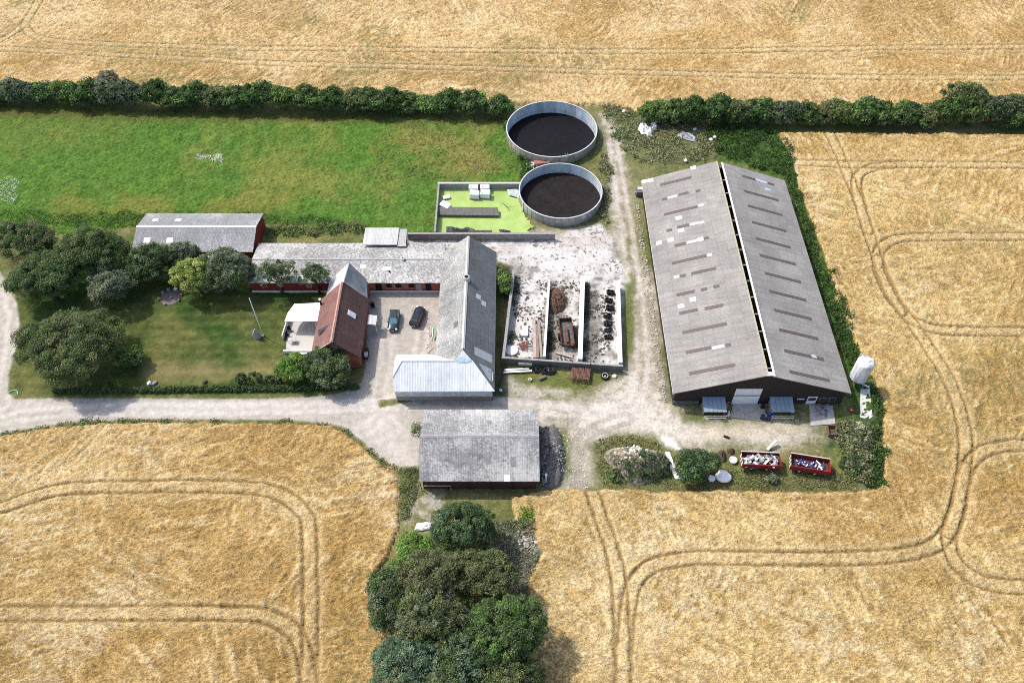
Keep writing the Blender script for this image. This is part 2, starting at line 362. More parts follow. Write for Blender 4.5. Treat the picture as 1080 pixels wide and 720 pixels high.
    for ln, k_, lighter in (([(-40, 452), (0, 443), (44, 434), (155, 431.5), (330, 430), (420, 425), (520, 427), (600, 434), (680, 440)], .5, 1), ([(380, 455), (405, 440), (430, 405), (443, 375), (446, 350)], .45, 1), ([(395, 445), (405, 400), (408, 360), (412, 345)], .35, 1), ([(8, 300), (14, 325), (16, 348), (11, 375), (5, 400), (4, 425)], .5, 1), ([(640, 440), (676, 420), (678, 360), (668, 280), (656, 210), (646, 150)], .5, 1), ([(600, 520), (606, 480), (618, 455), (660, 442)], .5, 0)):
        w = smooth_line(W(ln), 3); bx = [p[0] for p in w]; by = [p[1] for p in w]; m = (X > min(bx) - 3) & (X < max(bx) + 3) & (Y > min(by) - 3) & (Y < max(by) + 3)
        d = seg_dist(X[m] + j1[m], Y[m] + j1[m], w, False); f_ = (1 - sstep(.25, .6, np.abs(d - .85))) * (K[m] > 2) * k_ * (.5 + fine[m]); tgt = np.asarray((.52, .48, .43) if lighter else (.27, .24, .2), np.float32)
        C[m] = C[m] * (1 - f_[:, None]) + tgt * f_[:, None]
    # clamp floor soiling
    patch([(579, 292), (600, 292), (590, 380), (573, 380)], (.2, .18, .14), 1, .9, 1, nz=sstep(.35, .55, fine))
    patch([(615, 296), (630, 300), (630, 386), (611, 384)], (.13, .12, .1), 1, .95, 1, nz=sstep(.35, .55, fine))
    patch([(543, 286), (548, 288), (542, 372), (534, 372)], (.3, .27, .23), .5, .7, .7)
    patch([(658, 298), (668, 300), (671, 340), (667, 372), (653, 398), (616, 410), (535, 408), (535, 393), (656, 394)], (.11, .125, .035), .7, .95, .5)
    patch([(536, 400), (560, 405), (600, 414), (560, 421), (536, 419)], (.36, .33, .27), 1, .8, .8, nz=sstep(.35, .55, fine))
    patch([(584, 448), (598, 460), (601, 495), (586, 516), (578, 516), (590, 480)], (.09, .12, .03), .8, .95, .5)
    patch([(664, 246), (672, 320), (680, 395), (674, 395), (668, 320), (660, 262)], (.12, .13, .04), .6, .8, .5, nz=sstep(.35, .5, mid))
    patch([(716, 434), (742, 436), (742, 446), (722, 445)], (.1, .115, .035), .6, .9, .5)
    patch([(622, 470), (650, 456), (690, 458), (712, 478), (700, 515), (630, 516)], (.13, .135, .05), .9, .9, .8)
    patch([(708, 428), (716, 436), (726, 446), (700, 440)], (.68, .65, .6), .6, .8, .8, nz=sstep(.45, .55, fine))
    # --- wheat: real standing crop with trodden tramlines
    nf = sd([(-900, 70), (-200, 93), (0, 101), (270, 107), (540, 111), (640, 112), (668, 118), (720, 124), (1080, 129), (1400, 131), (2200, -60), (-1200, -60)], .5, .3)
    ef = sd([(819, 140), (1080, 143), (2000, 143), (2000, 1400), (560, 1400), (557, 722), (553, 703), (570, 677), (559, 633), (562, 603), (573, 583), (560, 561), (544, 550), (538, 524), (560, 519), (600, 516), (640, 516), (700, 518), (905, 520), (928, 513), (931, 480), (932, 433), (924, 406), (905, 367), (884, 324), (870, 270), (843, 200), (837, 173)], .45, .3)
    wf = sd([(-300, 494), (-80, 468), (0, 461), (67, 450), (133, 446), (222, 446), (311, 447), (348, 449), (368, 460), (385, 474), (402, 489), (420, 495), (421, 555), (410, 587), (396, 612), (398, 650), (414, 677), (398, 705), (396, 800), (396, 1400), (-400, 1400)], .35, .3)
    trams = [[(47, -14), (44, 0), (27, 27), (8, 44), (-30, 52), (-200, 52)], [(27, 27), (33, 40), (60, 46.5), (180, 51.5), (360, 54), (540, 56), (720, 57), (900, 53), (1080, 51.5), (1400, 50)],
             [(-200, 48), (0, 53), (120, 60), (240, 66.5), (360, 71), (540, 75), (720, 80), (900, 84), (1080, 84.5), (1400, 84)],
             [(1300, 251.5), (1080, 251.5), (955, 251.5), (935, 257), (925, 268), (924, 280), (936, 309), (950, 330)],
             [(872, 138), (880, 152), (892, 180), (906, 216), (920, 260), (936, 309), (955.6, 336), (975, 347), (1002, 351), (1080, 352), (1300, 352)],
             [(925, 275), (940, 313), (971, 355.6), (994.5, 390.6), (1010, 425.6), (1018, 464), (1017, 494), (1008, 545), (993, 574), (964, 585), (907, 591), (798, 590), (744, 588), (701, 592), (680, 600), (666, 620), (661, 650), (658, 690), (657, 760)],
             [(1300, 470), (1080, 470), (1040, 474), (1022, 488), (1014, 512), (1008, 545), (1000, 563)], [(1017, 494), (1008, 540), (998, 566), (1004, 592), (1026, 612), (1051, 619), (1080, 621), (1300, 621)],
             [(1300, 176.7), (1080, 176.7), (920, 175), (880, 175), (833, 172), (800, 171)], [(940, 176), (915, 178), (901, 190), (906, 216), (915, 245)],
             [(622, 510), (625, 523), (645, 575), (655, 620), (657, 722), (657, 1100)],
             [(-200, 560), (0, 538), (27, 527), (67, 516), (133, 514), (267, 514.5), (298, 522), (320, 538), (328, 555), (329, 667), (326, 722), (324, 1100)],
             [(-200, 650), (0, 648), (240, 647), (284, 650), (311, 664), (322, 685), (327, 720), (326, 800)]]
    trench = np.zeros((ny, nx), np.float32); rowa = Y + .03 * X + j1 * .4; pale = np.zeros((ny, nx), np.float32)
    for t in trams:
        w = smooth_line(W(t), 3); bx = [p[0] for p in w]; by = [p[1] for p in w]
        m = (X > min(bx) - 4) & (X < max(bx) + 4) & (Y > min(by) - 4) & (Y < max(by) + 4)
        d = seg_dist(X[m] + j1[m] * .35, Y[m] + j2[m] * .25, w, False)
        trench[m] = np.maximum(trench[m], (1 - sstep(.04 + .12 * fine[m], .2 + .2 * fine[m], np.abs(d - .95 + (fine[m] - .5) * .25))) * (.6 + .6 * mid[m]))
        pale[m] = np.maximum(pale[m], 1 - sstep(1.2, 2.4, d))
    strand = 0; wsum = 0
    for i_, th in enumerate((.25, 1.05, 1.85, 2.7)):
        w_ = np.exp(14 * fbm(X, Y, .09, 300 + 7 * i_, 2)); ca_, sa_ = math.cos(th), math.sin(th); wx = X + 1.2 * (mid - .5); wy = Y + 1.2 * (big - .5)
        strand = strand + w_ * fbm((wx * ca_ + wy * sa_) * .42, (wy * ca_ - wx * sa_) * 1.9, 1.0, 320 + 5 * i_, 3, .6); wsum = wsum + w_
    strand = strand / wsum
    lodge = fbm(X, Y, .055, 71, 4)
    sw = fbm(X + 2.2 * (fbm(X, Y, .25, 91, 2) - .5), Y * 1.6, .8, 81, 4, .65)
    for k, s, tone in ((8, nf, (.93, .885, .86)), (9, ef, (.95, .925, .84)), (10, wf, (.89, .83, .72))):
        ins = s > 0
        K[ins] = k
        col = mix((.45, .305, .117), (.72, .545, .28), sstep(.32, .68, big * .28 + mid * .27 + sw * .2 + strand * .25))
        col = col * np.asarray(tone, np.float32)
        col = mix(col, (.76, .63, .40), sstep(.58, .78, lodge) * .5 * sstep(.35, .62, sw))
        col = mix(col, (.40, .25, .085), sstep(.5, .66, 1 - lodge) * .6); col = mix(col, (.30, .195, .075), sstep(.56, .72, 1 - strand) * .42); col = mix(col, (.86, .69, .40), sstep(.58, .74, strand) * .45)
        col = mix(col, (.25, .23, .085), sstep(.58, .7, fbm(X, Y, .06, 101 + k, 4)) * .6 * sstep(.42, .56, fine) * (1.0 if k == 8 else .6))
        col = col * (.76 + .48 * rnd[..., None]) * (.82 + .36 * fbm(X, Y * 5, .016, 400 + k, 4))[..., None]; col = mix(col, (.72, .56, .3), pale * .42)
        col = mix(col, (.27, .165, .055), trench * .85)
        e = sstep(-.15, .15, s)[..., None]; C[:] = C * (1 - e) + col * e
        h = .62 + (sw - .5) * .3 + (strand - .5) * .5 + (fine - .5) * .2 + (rnd - .5) * .26 - sstep(.5, .75, lodge) * .22
        h = h * (1 - .78 * trench * (.55 + .6 * fine))
        Z[:] = np.where(s > -.2, Z * (1 - sstep(-.1, .45, s)) + h * sstep(-.1, .45, s), Z)
    # holes for the sunken slurry stores
    cx = (xs[:-1] + xs[1:]) / 2; cy = (ys[:-1] + ys[1:]) / 2; CX, CY = np.meshgrid(cx, cy)
    kc = K[:-1, :-1].copy()
    for (x, y, r) in TANKS: kc[(CX - x) ** 2 + (CY - y) ** 2 < (r - .12) ** 2] = -1
    names = {0: ('ground', 'structure'), 1: ('meadow', 'stuff'), 2: ('lawn', 'stuff'), 3: ('gravel_road', 'structure'), 4: ('courtyard', 'structure'), 5: ('dirt_track', 'structure'),
             6: ('gravel_yard', 'structure'), 7: ('concrete_yard', 'structure'), 8: ('wheat_field', 'stuff'), 9: ('wheat_field', 'stuff'), 10: ('wheat_field', 'stuff')}
    grass = attr_mat('grass_sward', 2.2, .55, 1.45, .8, .25); gravel = attr_mat('gravel', 4.5, .8, 1.18, .5, .05)
    wheat = attr_mat('ripe_wheat', 5.0, .5, 1.45, 1.0, .25, streak=2.6)
    mats = {0: attr_mat('rough_ground', 2.4, .55, 1.5, .8, .2), 1: grass, 2: attr_mat('mown_grass', 3, .75, 1.25, .5, .08), 3: gravel, 4: gravel, 5: attr_mat('trodden_dirt', 2.5, .65, 1.3, .6, .1),
            6: attr_mat('loose_gravel', 2.8, .6, 1.35, .7, .12), 7: attr_mat('limed_concrete', 2.6, .68, 1.18, .4, .05, speck=(1.5, .79, (.1, .09, .08))), 8: wheat, 9: wheat, 10: wheat}
    labels = {1: 'green meadow behind the farm buildings', 2: 'garden lawn by the red roofed house', 8: 'ripe wheat field beyond the hedgerow', 9: 'ripe wheat field wrapping round the big grey barn', 10: 'ripe wheat field below the gravel road'}
    idx = np.arange(ny * nx).reshape(ny, nx)
    Q = np.stack([idx[:-1, :-1], idx[:-1, 1:], idx[1:, 1:], idx[1:, :-1]], -1)
    V = np.stack([X, Y, Z], -1).reshape(-1, 3); CC = np.concatenate([C.reshape(-1, 3), np.ones((ny * nx, 1), np.float32)], 1)
    for k, (nm, kind) in names.items():
        q = Q[kc == k]
        if not len(q): continue
        u, inv = np.unique(q.reshape(-1), return_inverse=True)
        me = bpy.data.meshes.new(nm); n = len(q)
        me.vertices.add(len(u)); me.loops.add(n * 4); me.polygons.add(n)
        me.vertices.foreach_set('co', V[u].astype(np.float32).reshape(-1)); me.loops.foreach_set('vertex_index', inv.astype(np.int32).reshape(-1))
        me.polygons.foreach_set('loop_start', np.arange(0, n * 4, 4, dtype=np.int32)); me.polygons.foreach_set('loop_total', np.full(n, 4, np.int32))
        me.polygons.foreach_set('use_smooth', np.ones(n, bool))
        a = me.attributes.new('Col', 'FLOAT_COLOR', 'POINT'); a.data.foreach_set('color', CC[u].astype(np.float32).reshape(-1)); me.update()
        o = link_mesh(nm, me, mats[k], None); o['kind'] = kind
        if k in labels: o['label'] = labels[k]
    # the country round about, out to the horizon
    far = MB(); R = 2500; x0, x1, y0, y1 = xs[0], xs[-1], ys[0], ys[-1]; z = -.02
    far.add([(-R, -R, z), (R, -R, z), (R, y0, z), (-R, y0, z), (x0, y0, z), (x0, y1, z), (-R, y1, z), (x1, y0, z), (R, y1, z), (x1, y1, z), (R, R, z), (-R, R, z)],
            [(0, 1, 2, 7, 4, 3), (3, 4, 5, 6), (7, 2, 8, 9), (6, 5, 9, 8, 10, 11)])
    o = obj('ground', far, plain('distant_crop', (.5, .36, .17), .95, var=.3, scale=.05)); o['kind'] = 'structure'
    def zat(x, y):
        i = int(np.clip(np.searchsorted(ys, y), 1, ny - 1)); j = int(np.clip(round((x - xs[0]) / .24), 0, nx - 1)); return float(Z[i, j])
    return zat

t1c = (P(534, 136, 2).x + P(629.8, 136, 2).x) / 2, (P(582, 107.5, 2).y + P(582, 165, 2).y) / 2
t2c = (P(547.3, 201, 2).x + P(635.2, 201, 2).x) / 2, (P(591, 172.5, 2).y + P(591, 230.2, 2).y) / 2
R1 = (P(629.8, 136, 2).x - P(534, 136, 2).x) / 2; R2 = (P(635.2, 201, 2).x - P(547.3, 201, 2).x) / 2
TANKS = [(t1c[0], t1c[1], R1), (t2c[0], t2c[1], R2)]
ZAT = build_ground()

# ------------------------------------------------------------------ vegetation
def crown_arrays(rx, ry, rz, nc, cr, leaf, nl, cols, rng, low=-.45, tone=.3, gaps=0.0, lobes=1):
    """leaf-clump crown about the origin: nc clumps on and in an uneven ellipsoid, nl leaf tufts each"""
    n = int(nc); m = lobes
    la = rng.random() * 6.28 + np.arange(m) * 6.283 / max(1, m - 1) + rng.uniform(-.4, .4, m); lr = rng.uniform(.36, .56, m); lz = rng.uniform(-.25, .3, m); ls = rng.uniform(.5, .68, m)
    lr[0] = .08; lz[0] = .22; ls[0] = .74
    if m == 1: lr[0] = lz[0] = 0; ls[0] = 1
    lc = np.stack([lr * np.cos(la), lr * np.sin(la), lz], 1)
    def pick_pts(k):
        j = rng.integers(0, m, k); u = rng.random(k) * (1 - low) + low; ph = rng.random(k) * 2 * np.pi; sn = np.sqrt(1 - u * u)
        d = np.stack([sn * np.cos(ph), sn * np.sin(ph), u], 1); rad = np.where(rng.random(k) < .8, rng.uniform(.85, 1.06, k), rng.uniform(.3, .85, k))
        q = lc[j] + d * (rad * ls[j])[:, None]
        dist = np.min(np.linalg.norm(q[:, None, :] - lc[None], axis=2) / ls[None], axis=1)
        return q[(dist > .72) | (rng.random(k) < .25)]
    cc = np.concatenate([pick_pts(n) for _ in range(4)])
    while len(cc) < n: cc = np.concatenate([cc, cc])
    cc = cc[:n]
    if gaps: w = np.sin(cc[:, 0] * 7 + rng.random() * 6) * np.sin(cc[:, 1] * 7 + rng.random() * 6); cc = np.where((w > 1 - gaps * 1.4)[:, None], cc * .5, cc)
    cc = cc * np.array([rx, ry, rz]) * (.88 if m > 1 else 1); cs = cr * rng.uniform(.45, 1.35, n)
    pick = rng.integers(0, len(cols), n); bc = np.asarray(cols)[pick] * (1 + tone * rng.uniform(-1, 1, (n, 1)))
    bc = bc * .8 + bc.mean(1, keepdims=True) * .2
    N = n * nl; ci = np.repeat(np.arange(n), nl)
    q = rng.standard_normal((N, 3)); q /= np.linalg.norm(q, axis=1, keepdims=True); q[:, 2] = np.where(q[:, 2] < -.35, -q[:, 2], q[:, 2])
    pos = cc[ci] + q * (cs[ci] * rng.uniform(.55, 1.05, N))[:, None] * np.array([1, 1, .8])
    nr = q * .75 + np.array([0, 0, .25]) + .55 * rng.standard_normal((N, 3)); nr /= np.linalg.norm(nr, axis=1, keepdims=True)
    t = np.cross(nr, rng.standard_normal((N, 3))); t /= np.linalg.norm(t, axis=1, keepdims=True) + 1e-9; b = np.cross(nr, t)
    L = leaf * rng.uniform(.55, 1.25, (N, 1)); Wd = L * rng.uniform(.45, .85, (N, 1))
    V = np.stack([pos - t * L * .5, pos + b * Wd * .5, pos + t * L * .5, pos - b * Wd * .5], 1)
    col = np.clip(bc[ci] * (1 + .22 * rng.standard_normal((N, 1))) * (1 + .06 * rng.standard_normal((N, 3))), .004, 1)
    return V, col
def trunk_mb(zc, rx, r0, rng, limbs=6):
    m = MB(); lean = rng.uniform(-.3, .3, 2)
    m.tube([(0, 0, -.15), (lean[0] * .3, lean[1] * .3, zc * .45), (lean[0], lean[1], zc)], [r0, r0 * .75, r0 * .4], 8)
    for k in range(limbs):
        a = k * 2.4 + rng.uniform(-.4, .4); q = rng.uniform(.45, .75); z0 = zc * rng.uniform(.35, .6)
        p0 = Vector((lean[0] * .3, lean[1] * .3, z0)); p2 = Vector((math.cos(a) * rx * q, math.sin(a) * rx * q, zc * rng.uniform(.85, 1.25)))
        m.tube([p0, p0.lerp(p2, .5) + Vector((0, 0, -.15)), p2], [r0 * .45, r0 * .3, r0 * .12], 6)
    return m
def tree(px, py, zc, rx, ry, rz, cols, label, cat='tree', name='tree', group=None, leaf=.26, dens=1.0, cr=None, low=-.45, r0=None, gaps=0.0, tone=.3):
    p = P(px, py, zc); rng = np.random.default_rng(abs(hash((int(px * 7), int(py * 5)))) % 99991)
    root = thing(name, label, cat, (p.x, p.y, 0), 0, group)
    cr = cr or .3 * (rx + ry + rz) / 3 * .8; area = (rx * ry * rz) ** (2 / 3)
    nc = int(7.2 * area / (cr * cr) * dens); nl = int(13 * cr * cr / (leaf * leaf) * 1.15)
    V, C = crown_arrays(rx * .97, ry * .97, rz * .95, nc, cr, leaf, nl, cols, rng, low, tone, gaps, 6 if rx > 3.4 else 4)
    V[..., 2] += zc; k = V[..., 2].min(axis=1) > .02; V = V[k]; C = C[k]
    link_mesh('crown', quads_mesh('crown', V, C * 1.65), LEAF, root)
    obj('trunk', trunk_mb(zc, rx, r0 or .1 + .045 * rx, rng), BARK, root, True, local=True)
    return root
G_DARK = [(0.048, 0.090, 0.024), (0.068, 0.112, 0.030), (0.090, 0.128, 0.038)]; G_OLIVE = [(0.090, 0.112, 0.033), (0.128, 0.143, 0.045), (0.075, 0.098, 0.033)]
G_GREY = [(0.112, 0.143, 0.075), (0.083, 0.112, 0.057), (0.150, 0.173, 0.098)]; G_BRIGHT = [(0.112, 0.210, 0.024), (0.150, 0.247, 0.033), (0.090, 0.173, 0.024)]; G_YEL = [(0.240, 0.285, 0.042), (0.180, 0.240, 0.038), (0.285, 0.300, 0.060)]
G_BROWN = [(0.115, 0.122, 0.045), (0.1, 0.1, 0.045), (0.105, 0.128, 0.045)]; G_BLUE = [(0.060, 0.112, 0.053), (0.090, 0.150, 0.075), (0.120, 0.173, 0.090)]
gt = 'garden trees'
tree(78, 364, 4.8, 8.3, 7.4, 4.9, G_OLIVE + G_DARK[1:], 'large broad olive-green tree on the lawn beside the bend of the lane', group=gt, cr=1.0)
tree(98, 268, 4.8, 6.94, 5.15, 5.15, G_DARK + G_OLIVE[:1], 'tall dark green tree nearest the left end of the grey roofed red shed', group=gt, cr=.95)
tree(48, 296, 4.2, 6.94, 5.15, 4.48, G_DARK, 'dark green spreading tree just above the large broad tree by the lane', group=gt, cr=.9)
tree(27, 254, 3.6, 6.27, 4.26, 3.81, G_DARK + G_BROWN[:1], 'dark tree with brownish patches at the left photo edge by the meadow', group=gt, cr=.8)
tree(116, 300, 3.2, 4.37, 4.03, 3.58, G_GREY, 'grey-green round tree on the lawn left of the fire pit', group=gt, cr=.75)
tree(158, 277, 3.9, 5.04, 3.70, 4.03, G_DARK + G_GREY[:1], 'dark green bush in front of the red shed roof, above the fire pit', 'bush', 'bush', gt, cr=.7)
tree(206, 293, 3.6, 3.9, 3.4, 3.8, G_YEL, 'yellow-green bush right of the fire pit', 'bush', 'bush', gt, cr=.65)
tree(239, 287, 4.0, 4.9, 4.2, 4.2, G_GREY + G_DARK[1:], 'grey-green bushy tree between the yellow-green bush and the flagpole', group=gt, cr=.75)
tree(194, 268, 4.0, 2.8, 2.0, 2.6, G_GREY, 'small grey-green bush against the front eave of the red shed', 'bush', 'bush', gt, cr=.55)
tree(291, 288, 5.0, 4.0, 2.8, 3.1, G_GREY + G_DARK, 'open fruit tree in front of the wing roof near the flagpole', 'fruit tree', 'fruit_tree', gt, cr=.6, dens=.5, gaps=.5)
tree(332, 290, 4.6, 2.7, 2.4, 2.8, G_GREY + G_DARK, 'small fruit tree in front of the wing roof next to the red house', 'fruit tree', 'fruit_tree', gt, cr=.5, dens=.55, gaps=.4)
tree(309, 388, 2.4, 2.80, 2.58, 2.69, G_BRIGHT, 'bright green bush at the front corner of the patio', 'bush', 'bush', gt, cr=.6)
tree(347, 389, 2.9, 4.03, 3.58, 3.36, G_DARK + G_GREY[:1], 'dark green tree in front of the red brick gable of the house', group=gt, cr=.7)
tree(139, 376, 1.7, 2.3, 2.2, 1.7, G_DARK + G_BRIGHT[2:], 'low green bush on the right edge of the large broad tree', 'bush', 'bush', gt, cr=.55)
tree(531, 297, 1.9, 1.25, 2.9, 1.9, G_BRIGHT + G_DARK[1:], 'bright green elder bush between the long barn and the silage clamp', 'bush', 'bush', cr=.5)
tree(734, 489, 2.2, 3.4, 2.7, 2.5, G_DARK + G_BLUE[:1], 'dark green round bush between the rubble mound and the red trailers', 'bush', 'bush', cr=.6)
tree(814, 505, .6, .9, .7, .6, G_GREY, 'pale grey-green thistle bush in the grass below the two red trailers', 'bush', 'bush', cr=.3, leaf=.22)
gw = 'trees of the wood below the machine shed'
SW = [(490, 557, 4.6, 4.3, 3.9, 4.2, G_DARK + G_BLUE[:1], 'dark green round tree closest to the machine shed'),
      (436, 581, 2.2, 2.7, 3.2, 2.2, G_BRIGHT, 'bright green low tree on the left edge of the wood, nearest the shed'),
      (424, 605, 2.2, 2.2, 1.9, 2.0, G_BRIGHT[:1] + G_DARK[2:], 'small bright green tree on the wheat edge beside the brown-green tree'),
      (459, 611, 5.0, 4.3, 3.4, 3.8, G_BROWN + G_OLIVE[:1], 'brown-green tree left of centre in the wood'),
      (411, 634, 3.8, 2.9, 3.3, 3.4, G_GREY[:2] + G_DARK, 'grey-green tree bulging into the wheat on the left side of the wood'),
      (514, 611, 4.8, 3.5, 3.3, 3.8, G_OLIVE, 'olive tree right of the brown-green tree in the wood'),
      (455, 656, 5.0, 4.5, 3.9, 4.3, G_OLIVE + G_GREY[:1], 'large olive and grey tree in the middle of the wood'),
      (531, 664, 4.8, 5.1, 4.7, 4.4, G_DARK + G_BRIGHT[2:], 'large deep green tree on the right side of the wood'),
      (428, 704, 4.4, 4.3, 3.8, 3.9, G_BLUE, 'blue-green tree at the lower left of the wood'),
      (486, 700, 4.2, 4.2, 3.6, 3.9, G_DARK + G_BLUE, 'dark blue-green tree in the lower middle of the wood'),
      (538, 716, 4.0, 3.6, 3.3, 3.6, G_DARK + G_OLIVE, 'dark olive tree at the bottom right of the wood'),
      (450, 752, 4.2, 4.5, 3.8, 3.9, G_GREY + G_OLIVE, 'grey tree cut by the bottom edge of the photo')]
for a in SW: tree(*a[:3], a[3] * 1.14, a[4] * 1.14, a[5] * 1.12, *a[6:], group=gw, cr=.62, leaf=.23)

# hedgerows: every shrub its own thing, copied from five grown shrubs
def shrub_proto(seed, cols, label, loc):
    rng = np.random.default_rng(seed); root = thing('hedge_shrub', label, 'shrub', loc)
    V, C = crown_arrays(2.7, 2.1, 2.0, 200, .55, .3, 62, cols, rng, -.85, lobes=4)
    V[..., 2] += 1.75; k = V[..., 2].min(axis=1) > .02
    link_mesh('crown', quads_mesh('crown', V[k], C[k] * 1.55), LEAF, root)
    obj('trunk', trunk_mb(2.2, 2.2, .12, rng, 5), BARK, root, True, local=True); return root
ORD = 'first second third fourth fifth sixth seventh eighth ninth tenth eleventh twelfth thirteenth fourteenth fifteenth sixteenth seventeenth eighteenth nineteenth twentieth'.split()
protos = []
PAL = [G_DARK + G_BRIGHT[1:], G_DARK + G_BRIGHT[2:], G_BRIGHT[2:] + G_OLIVE, G_GREY + G_DARK[:1], G_BRIGHT + G_DARK[1:]]
WORD = ['mid-green', 'dark green', 'olive-green', 'grey-green', 'bright green']
def hedge(items, grp, where):
    rr = random.Random(5)
    seen = {}
    for (px, pf, h, wd, k) in items:
        b = P(px, pf); loc = (b.x, b.y + 2.0, 0); s = (wd / 2.25, 1.3 + rr.uniform(-.1, .15), h / 3.5); seen[k] = seen.get(k, 0) + 1
        lab = f'{WORD[k]} shrub, {ORD[seen[k] - 1]} of its colour from the left, {where}'
        if len(protos) <= k or protos[k] is None:
            while len(protos) <= k: protos.append(None)
            protos[k] = shrub_proto(40 + k, PAL[k], lab, loc); protos[k].scale = s; protos[k]['group'] = grp
        else: dup(protos[k], loc, rr.uniform(-.35, .35) + (math.pi if rr.random() < .5 else 0), lab, grp, s)
L = []; x = -108; i = 0; rr = random.Random(3)
KS = [1, 0, 0, 3, 1, 0, 3, 1, 4, 1, 3, 3, 1, 0, 1, 2, 0, 1, 4, 0, 1, 2, 0, 1, 0, 4, 1, 0, 1, 0, 2]
while x < 545:
    t = (x + 108) / 650; h = 5.3 - 1.4 * t + rr.uniform(-1.1, 1.0); 
    L.append((x, 113.0 + max(0, x) * .0235 + (.6 if x < 0 else 0), h, rr.uniform(2.4, 4.0), KS[i % 31])); i += 1; x += rr.uniform(17, 27)
hedge(L, 'shrubs of the hedgerow behind the meadow', 'hedgerow behind the meadow')
Rr = []; x = 690; KR = [4, 0, 1, 1, 2, 1, 3, 0, 2, 4, 1, 0, 1, 2, 1, 0, 3, 1, 0, 1, 2, 0, 1, 1]; i = 0
while x < 1200:
    h = 4.8 + rr.uniform(-.9, .9)
    if 995 < x < 1062: h = 6.2 + rr.uniform(-.3, .6)
    Rr.append((x, 134.2 + (x - 665) * .0105, h, rr.uniform(2.5, 4.0), KR[i % 24])); i += 1; x += rr.uniform(17, 27)
hedge(Rr, 'shrubs of the hedgerow above the big barn', 'hedgerow above the big barn')
tree(114, 84, 3.4, 2.6, 1.8, 2.0, [(.19, .165, .11), (.15, .14, .085), (.12, .12, .07)], 'dry greyish shrub standing out of the left hedgerow', 'shrub', 'dry_shrub', cr=.6, leaf=.36, dens=.6)
tree(1018, 101, 5.0, 5.0, 2.6, 3.0, G_OLIVE + G_DARK, 'tall olive tree rising above the right hedgerow', cr=.8, leaf=.4)
tree(1062, 112, 3.6, 3.2, 2.4, 2.8, G_OLIVE + G_GREY[:1], 'olive-grey tree beside the tall tree in the right hedgerow', cr=.8, leaf=.4)

# clipped garden hedge and box balls
def leafy(name, boxes, leaf, n, cols, seed):
    """leaves over the faces of rounded boxes: (x0,x1,y0,y1,h)"""
    rng = np.random.default_rng(seed); Vs = []; Cs = []
    for (cx, cy, cz, rx, ry, rz, k) in boxes:
        V, C = crown_arrays(rx, ry, rz, k, .22, leaf, n, cols, rng, -.6); V += np.array([cx, cy, cz]); Vs.append(V); Cs.append(C)
    V = np.concatenate(Vs); C = np.concatenate(Cs); k = V[..., 2].min(axis=1) > .01; return quads_mesh(name, V[k], C[k] * 1.35)
bx = []; n = 64
for i in range(n):
    px = 60 + (386 - 66) * i / n; w = 1.0 if px < 150 else 1.25
    p = P(px, 414 - (px - 60) * .013); bx.append((p.x, p.y + .1, .28, .55, .36 * w, .38 * w, 26))
hr = link_mesh('garden_hedge', leafy('garden_hedge', bx, .2, 34, [(.06, .11, .028), (.08, .13, .035)], 5), LEAF, None)
tag(hr, 'long low clipped hedge between the lawn and the gravel road', 'hedge')
for (px, py, r, c, lab) in ((255.5, 401.5, 0.90, G_DARK, 'small clipped box ball, left one of the three near the road hedge'), (270, 402.5, 1.14, G_DARK, 'largest clipped box ball, middle of the three near the road hedge'),
                            (285, 403.5, 0.84, G_DARK, 'dark clipped box ball, right one of the three near the road hedge'), (293.5, 401.5, 0.72, G_GREY, 'small pale grey shrub between the box balls and the bright green bush')):
    p = P(px, py); o = link_mesh('box_ball' if c is G_DARK else 'shrub', leafy('box_ball', [(0, 0, r * .75, r * .9, r * .85, r * .85, 60)], .2, 36, c, int(px)), LEAF, None); o.location = (p.x, p.y, 0)
    tag(o, lab, 'shrub')

# weeds, nettles and tall grass: uncountable, one object a patch
def weed_patch(px, n, hmin, hmax, cols, label, seed, name='weeds', wide=.3):
    rng = np.random.default_rng(seed); pts = np.array(W(px)); lo, hi = pts.min(0), pts.max(0); xy = rng.random((n * 3, 2)) * (hi - lo) + lo
    s = poly_sd(xy[:, 0], xy[:, 1], [tuple(q) for q in pts]); dn = fbm(xy[:, 0], xy[:, 1], .5, seed, 3)
    k = (s + (dn - .5) * 2.5 > 0) & (dn + rng.uniform(-.2, .2, len(dn)) > .42); 
    for (tx, ty, tr) in TANKS: k &= (xy[:, 0] - tx) ** 2 + (xy[:, 1] - ty) ** 2 > (tr + .4) ** 2
    xy = xy[k][:n]; m = len(xy)
    h = rng.uniform(hmin, hmax, (m, 1)) * (.6 + dn[k][:n, None] * .9); V = []; C = []
    z = np.array([ZAT(a, b) for a, b in xy])
    bc = np.asarray(cols)[(rng.random(m) * .5 * len(cols) + fbm(xy[:, 0], xy[:, 1], .3, seed + 5, 3) * len(cols) * .6).astype(int) % len(cols)]
    for r in range(4):
        d = rng.standard_normal((m, 3)); d[:, 2] = np.abs(d[:, 2]) * .8 + .15; d /= np.linalg.norm(d, axis=1, keepdims=True)
        t = np.cross(d, rng.standard_normal((m, 3))); t /= np.linalg.norm(t, axis=1, keepdims=True); b = np.cross(d, t); w = (wide if hmax > .45 else wide * .7) * rng.uniform(.6, 1.3, (m, 1))
        c = np.concatenate([xy + rng.normal(0, .18, (m, 2)), z[:, None] + h * rng.uniform(.35, 1, (m, 1))], 1)
        V.append(np.stack([c - t * w * .6, c + b * w * .35, c + t * w * .6, c - b * w * .35], 1)); C.append(bc * rng.uniform(.6, 1.35, (m, 1)))
    o = link_mesh(name, quads_mesh(name, np.concatenate(V), np.clip(np.concatenate(C) * 1.35, .004, 1)), LEAF, None)
    return tag(o, label, name, None, 'stuff')
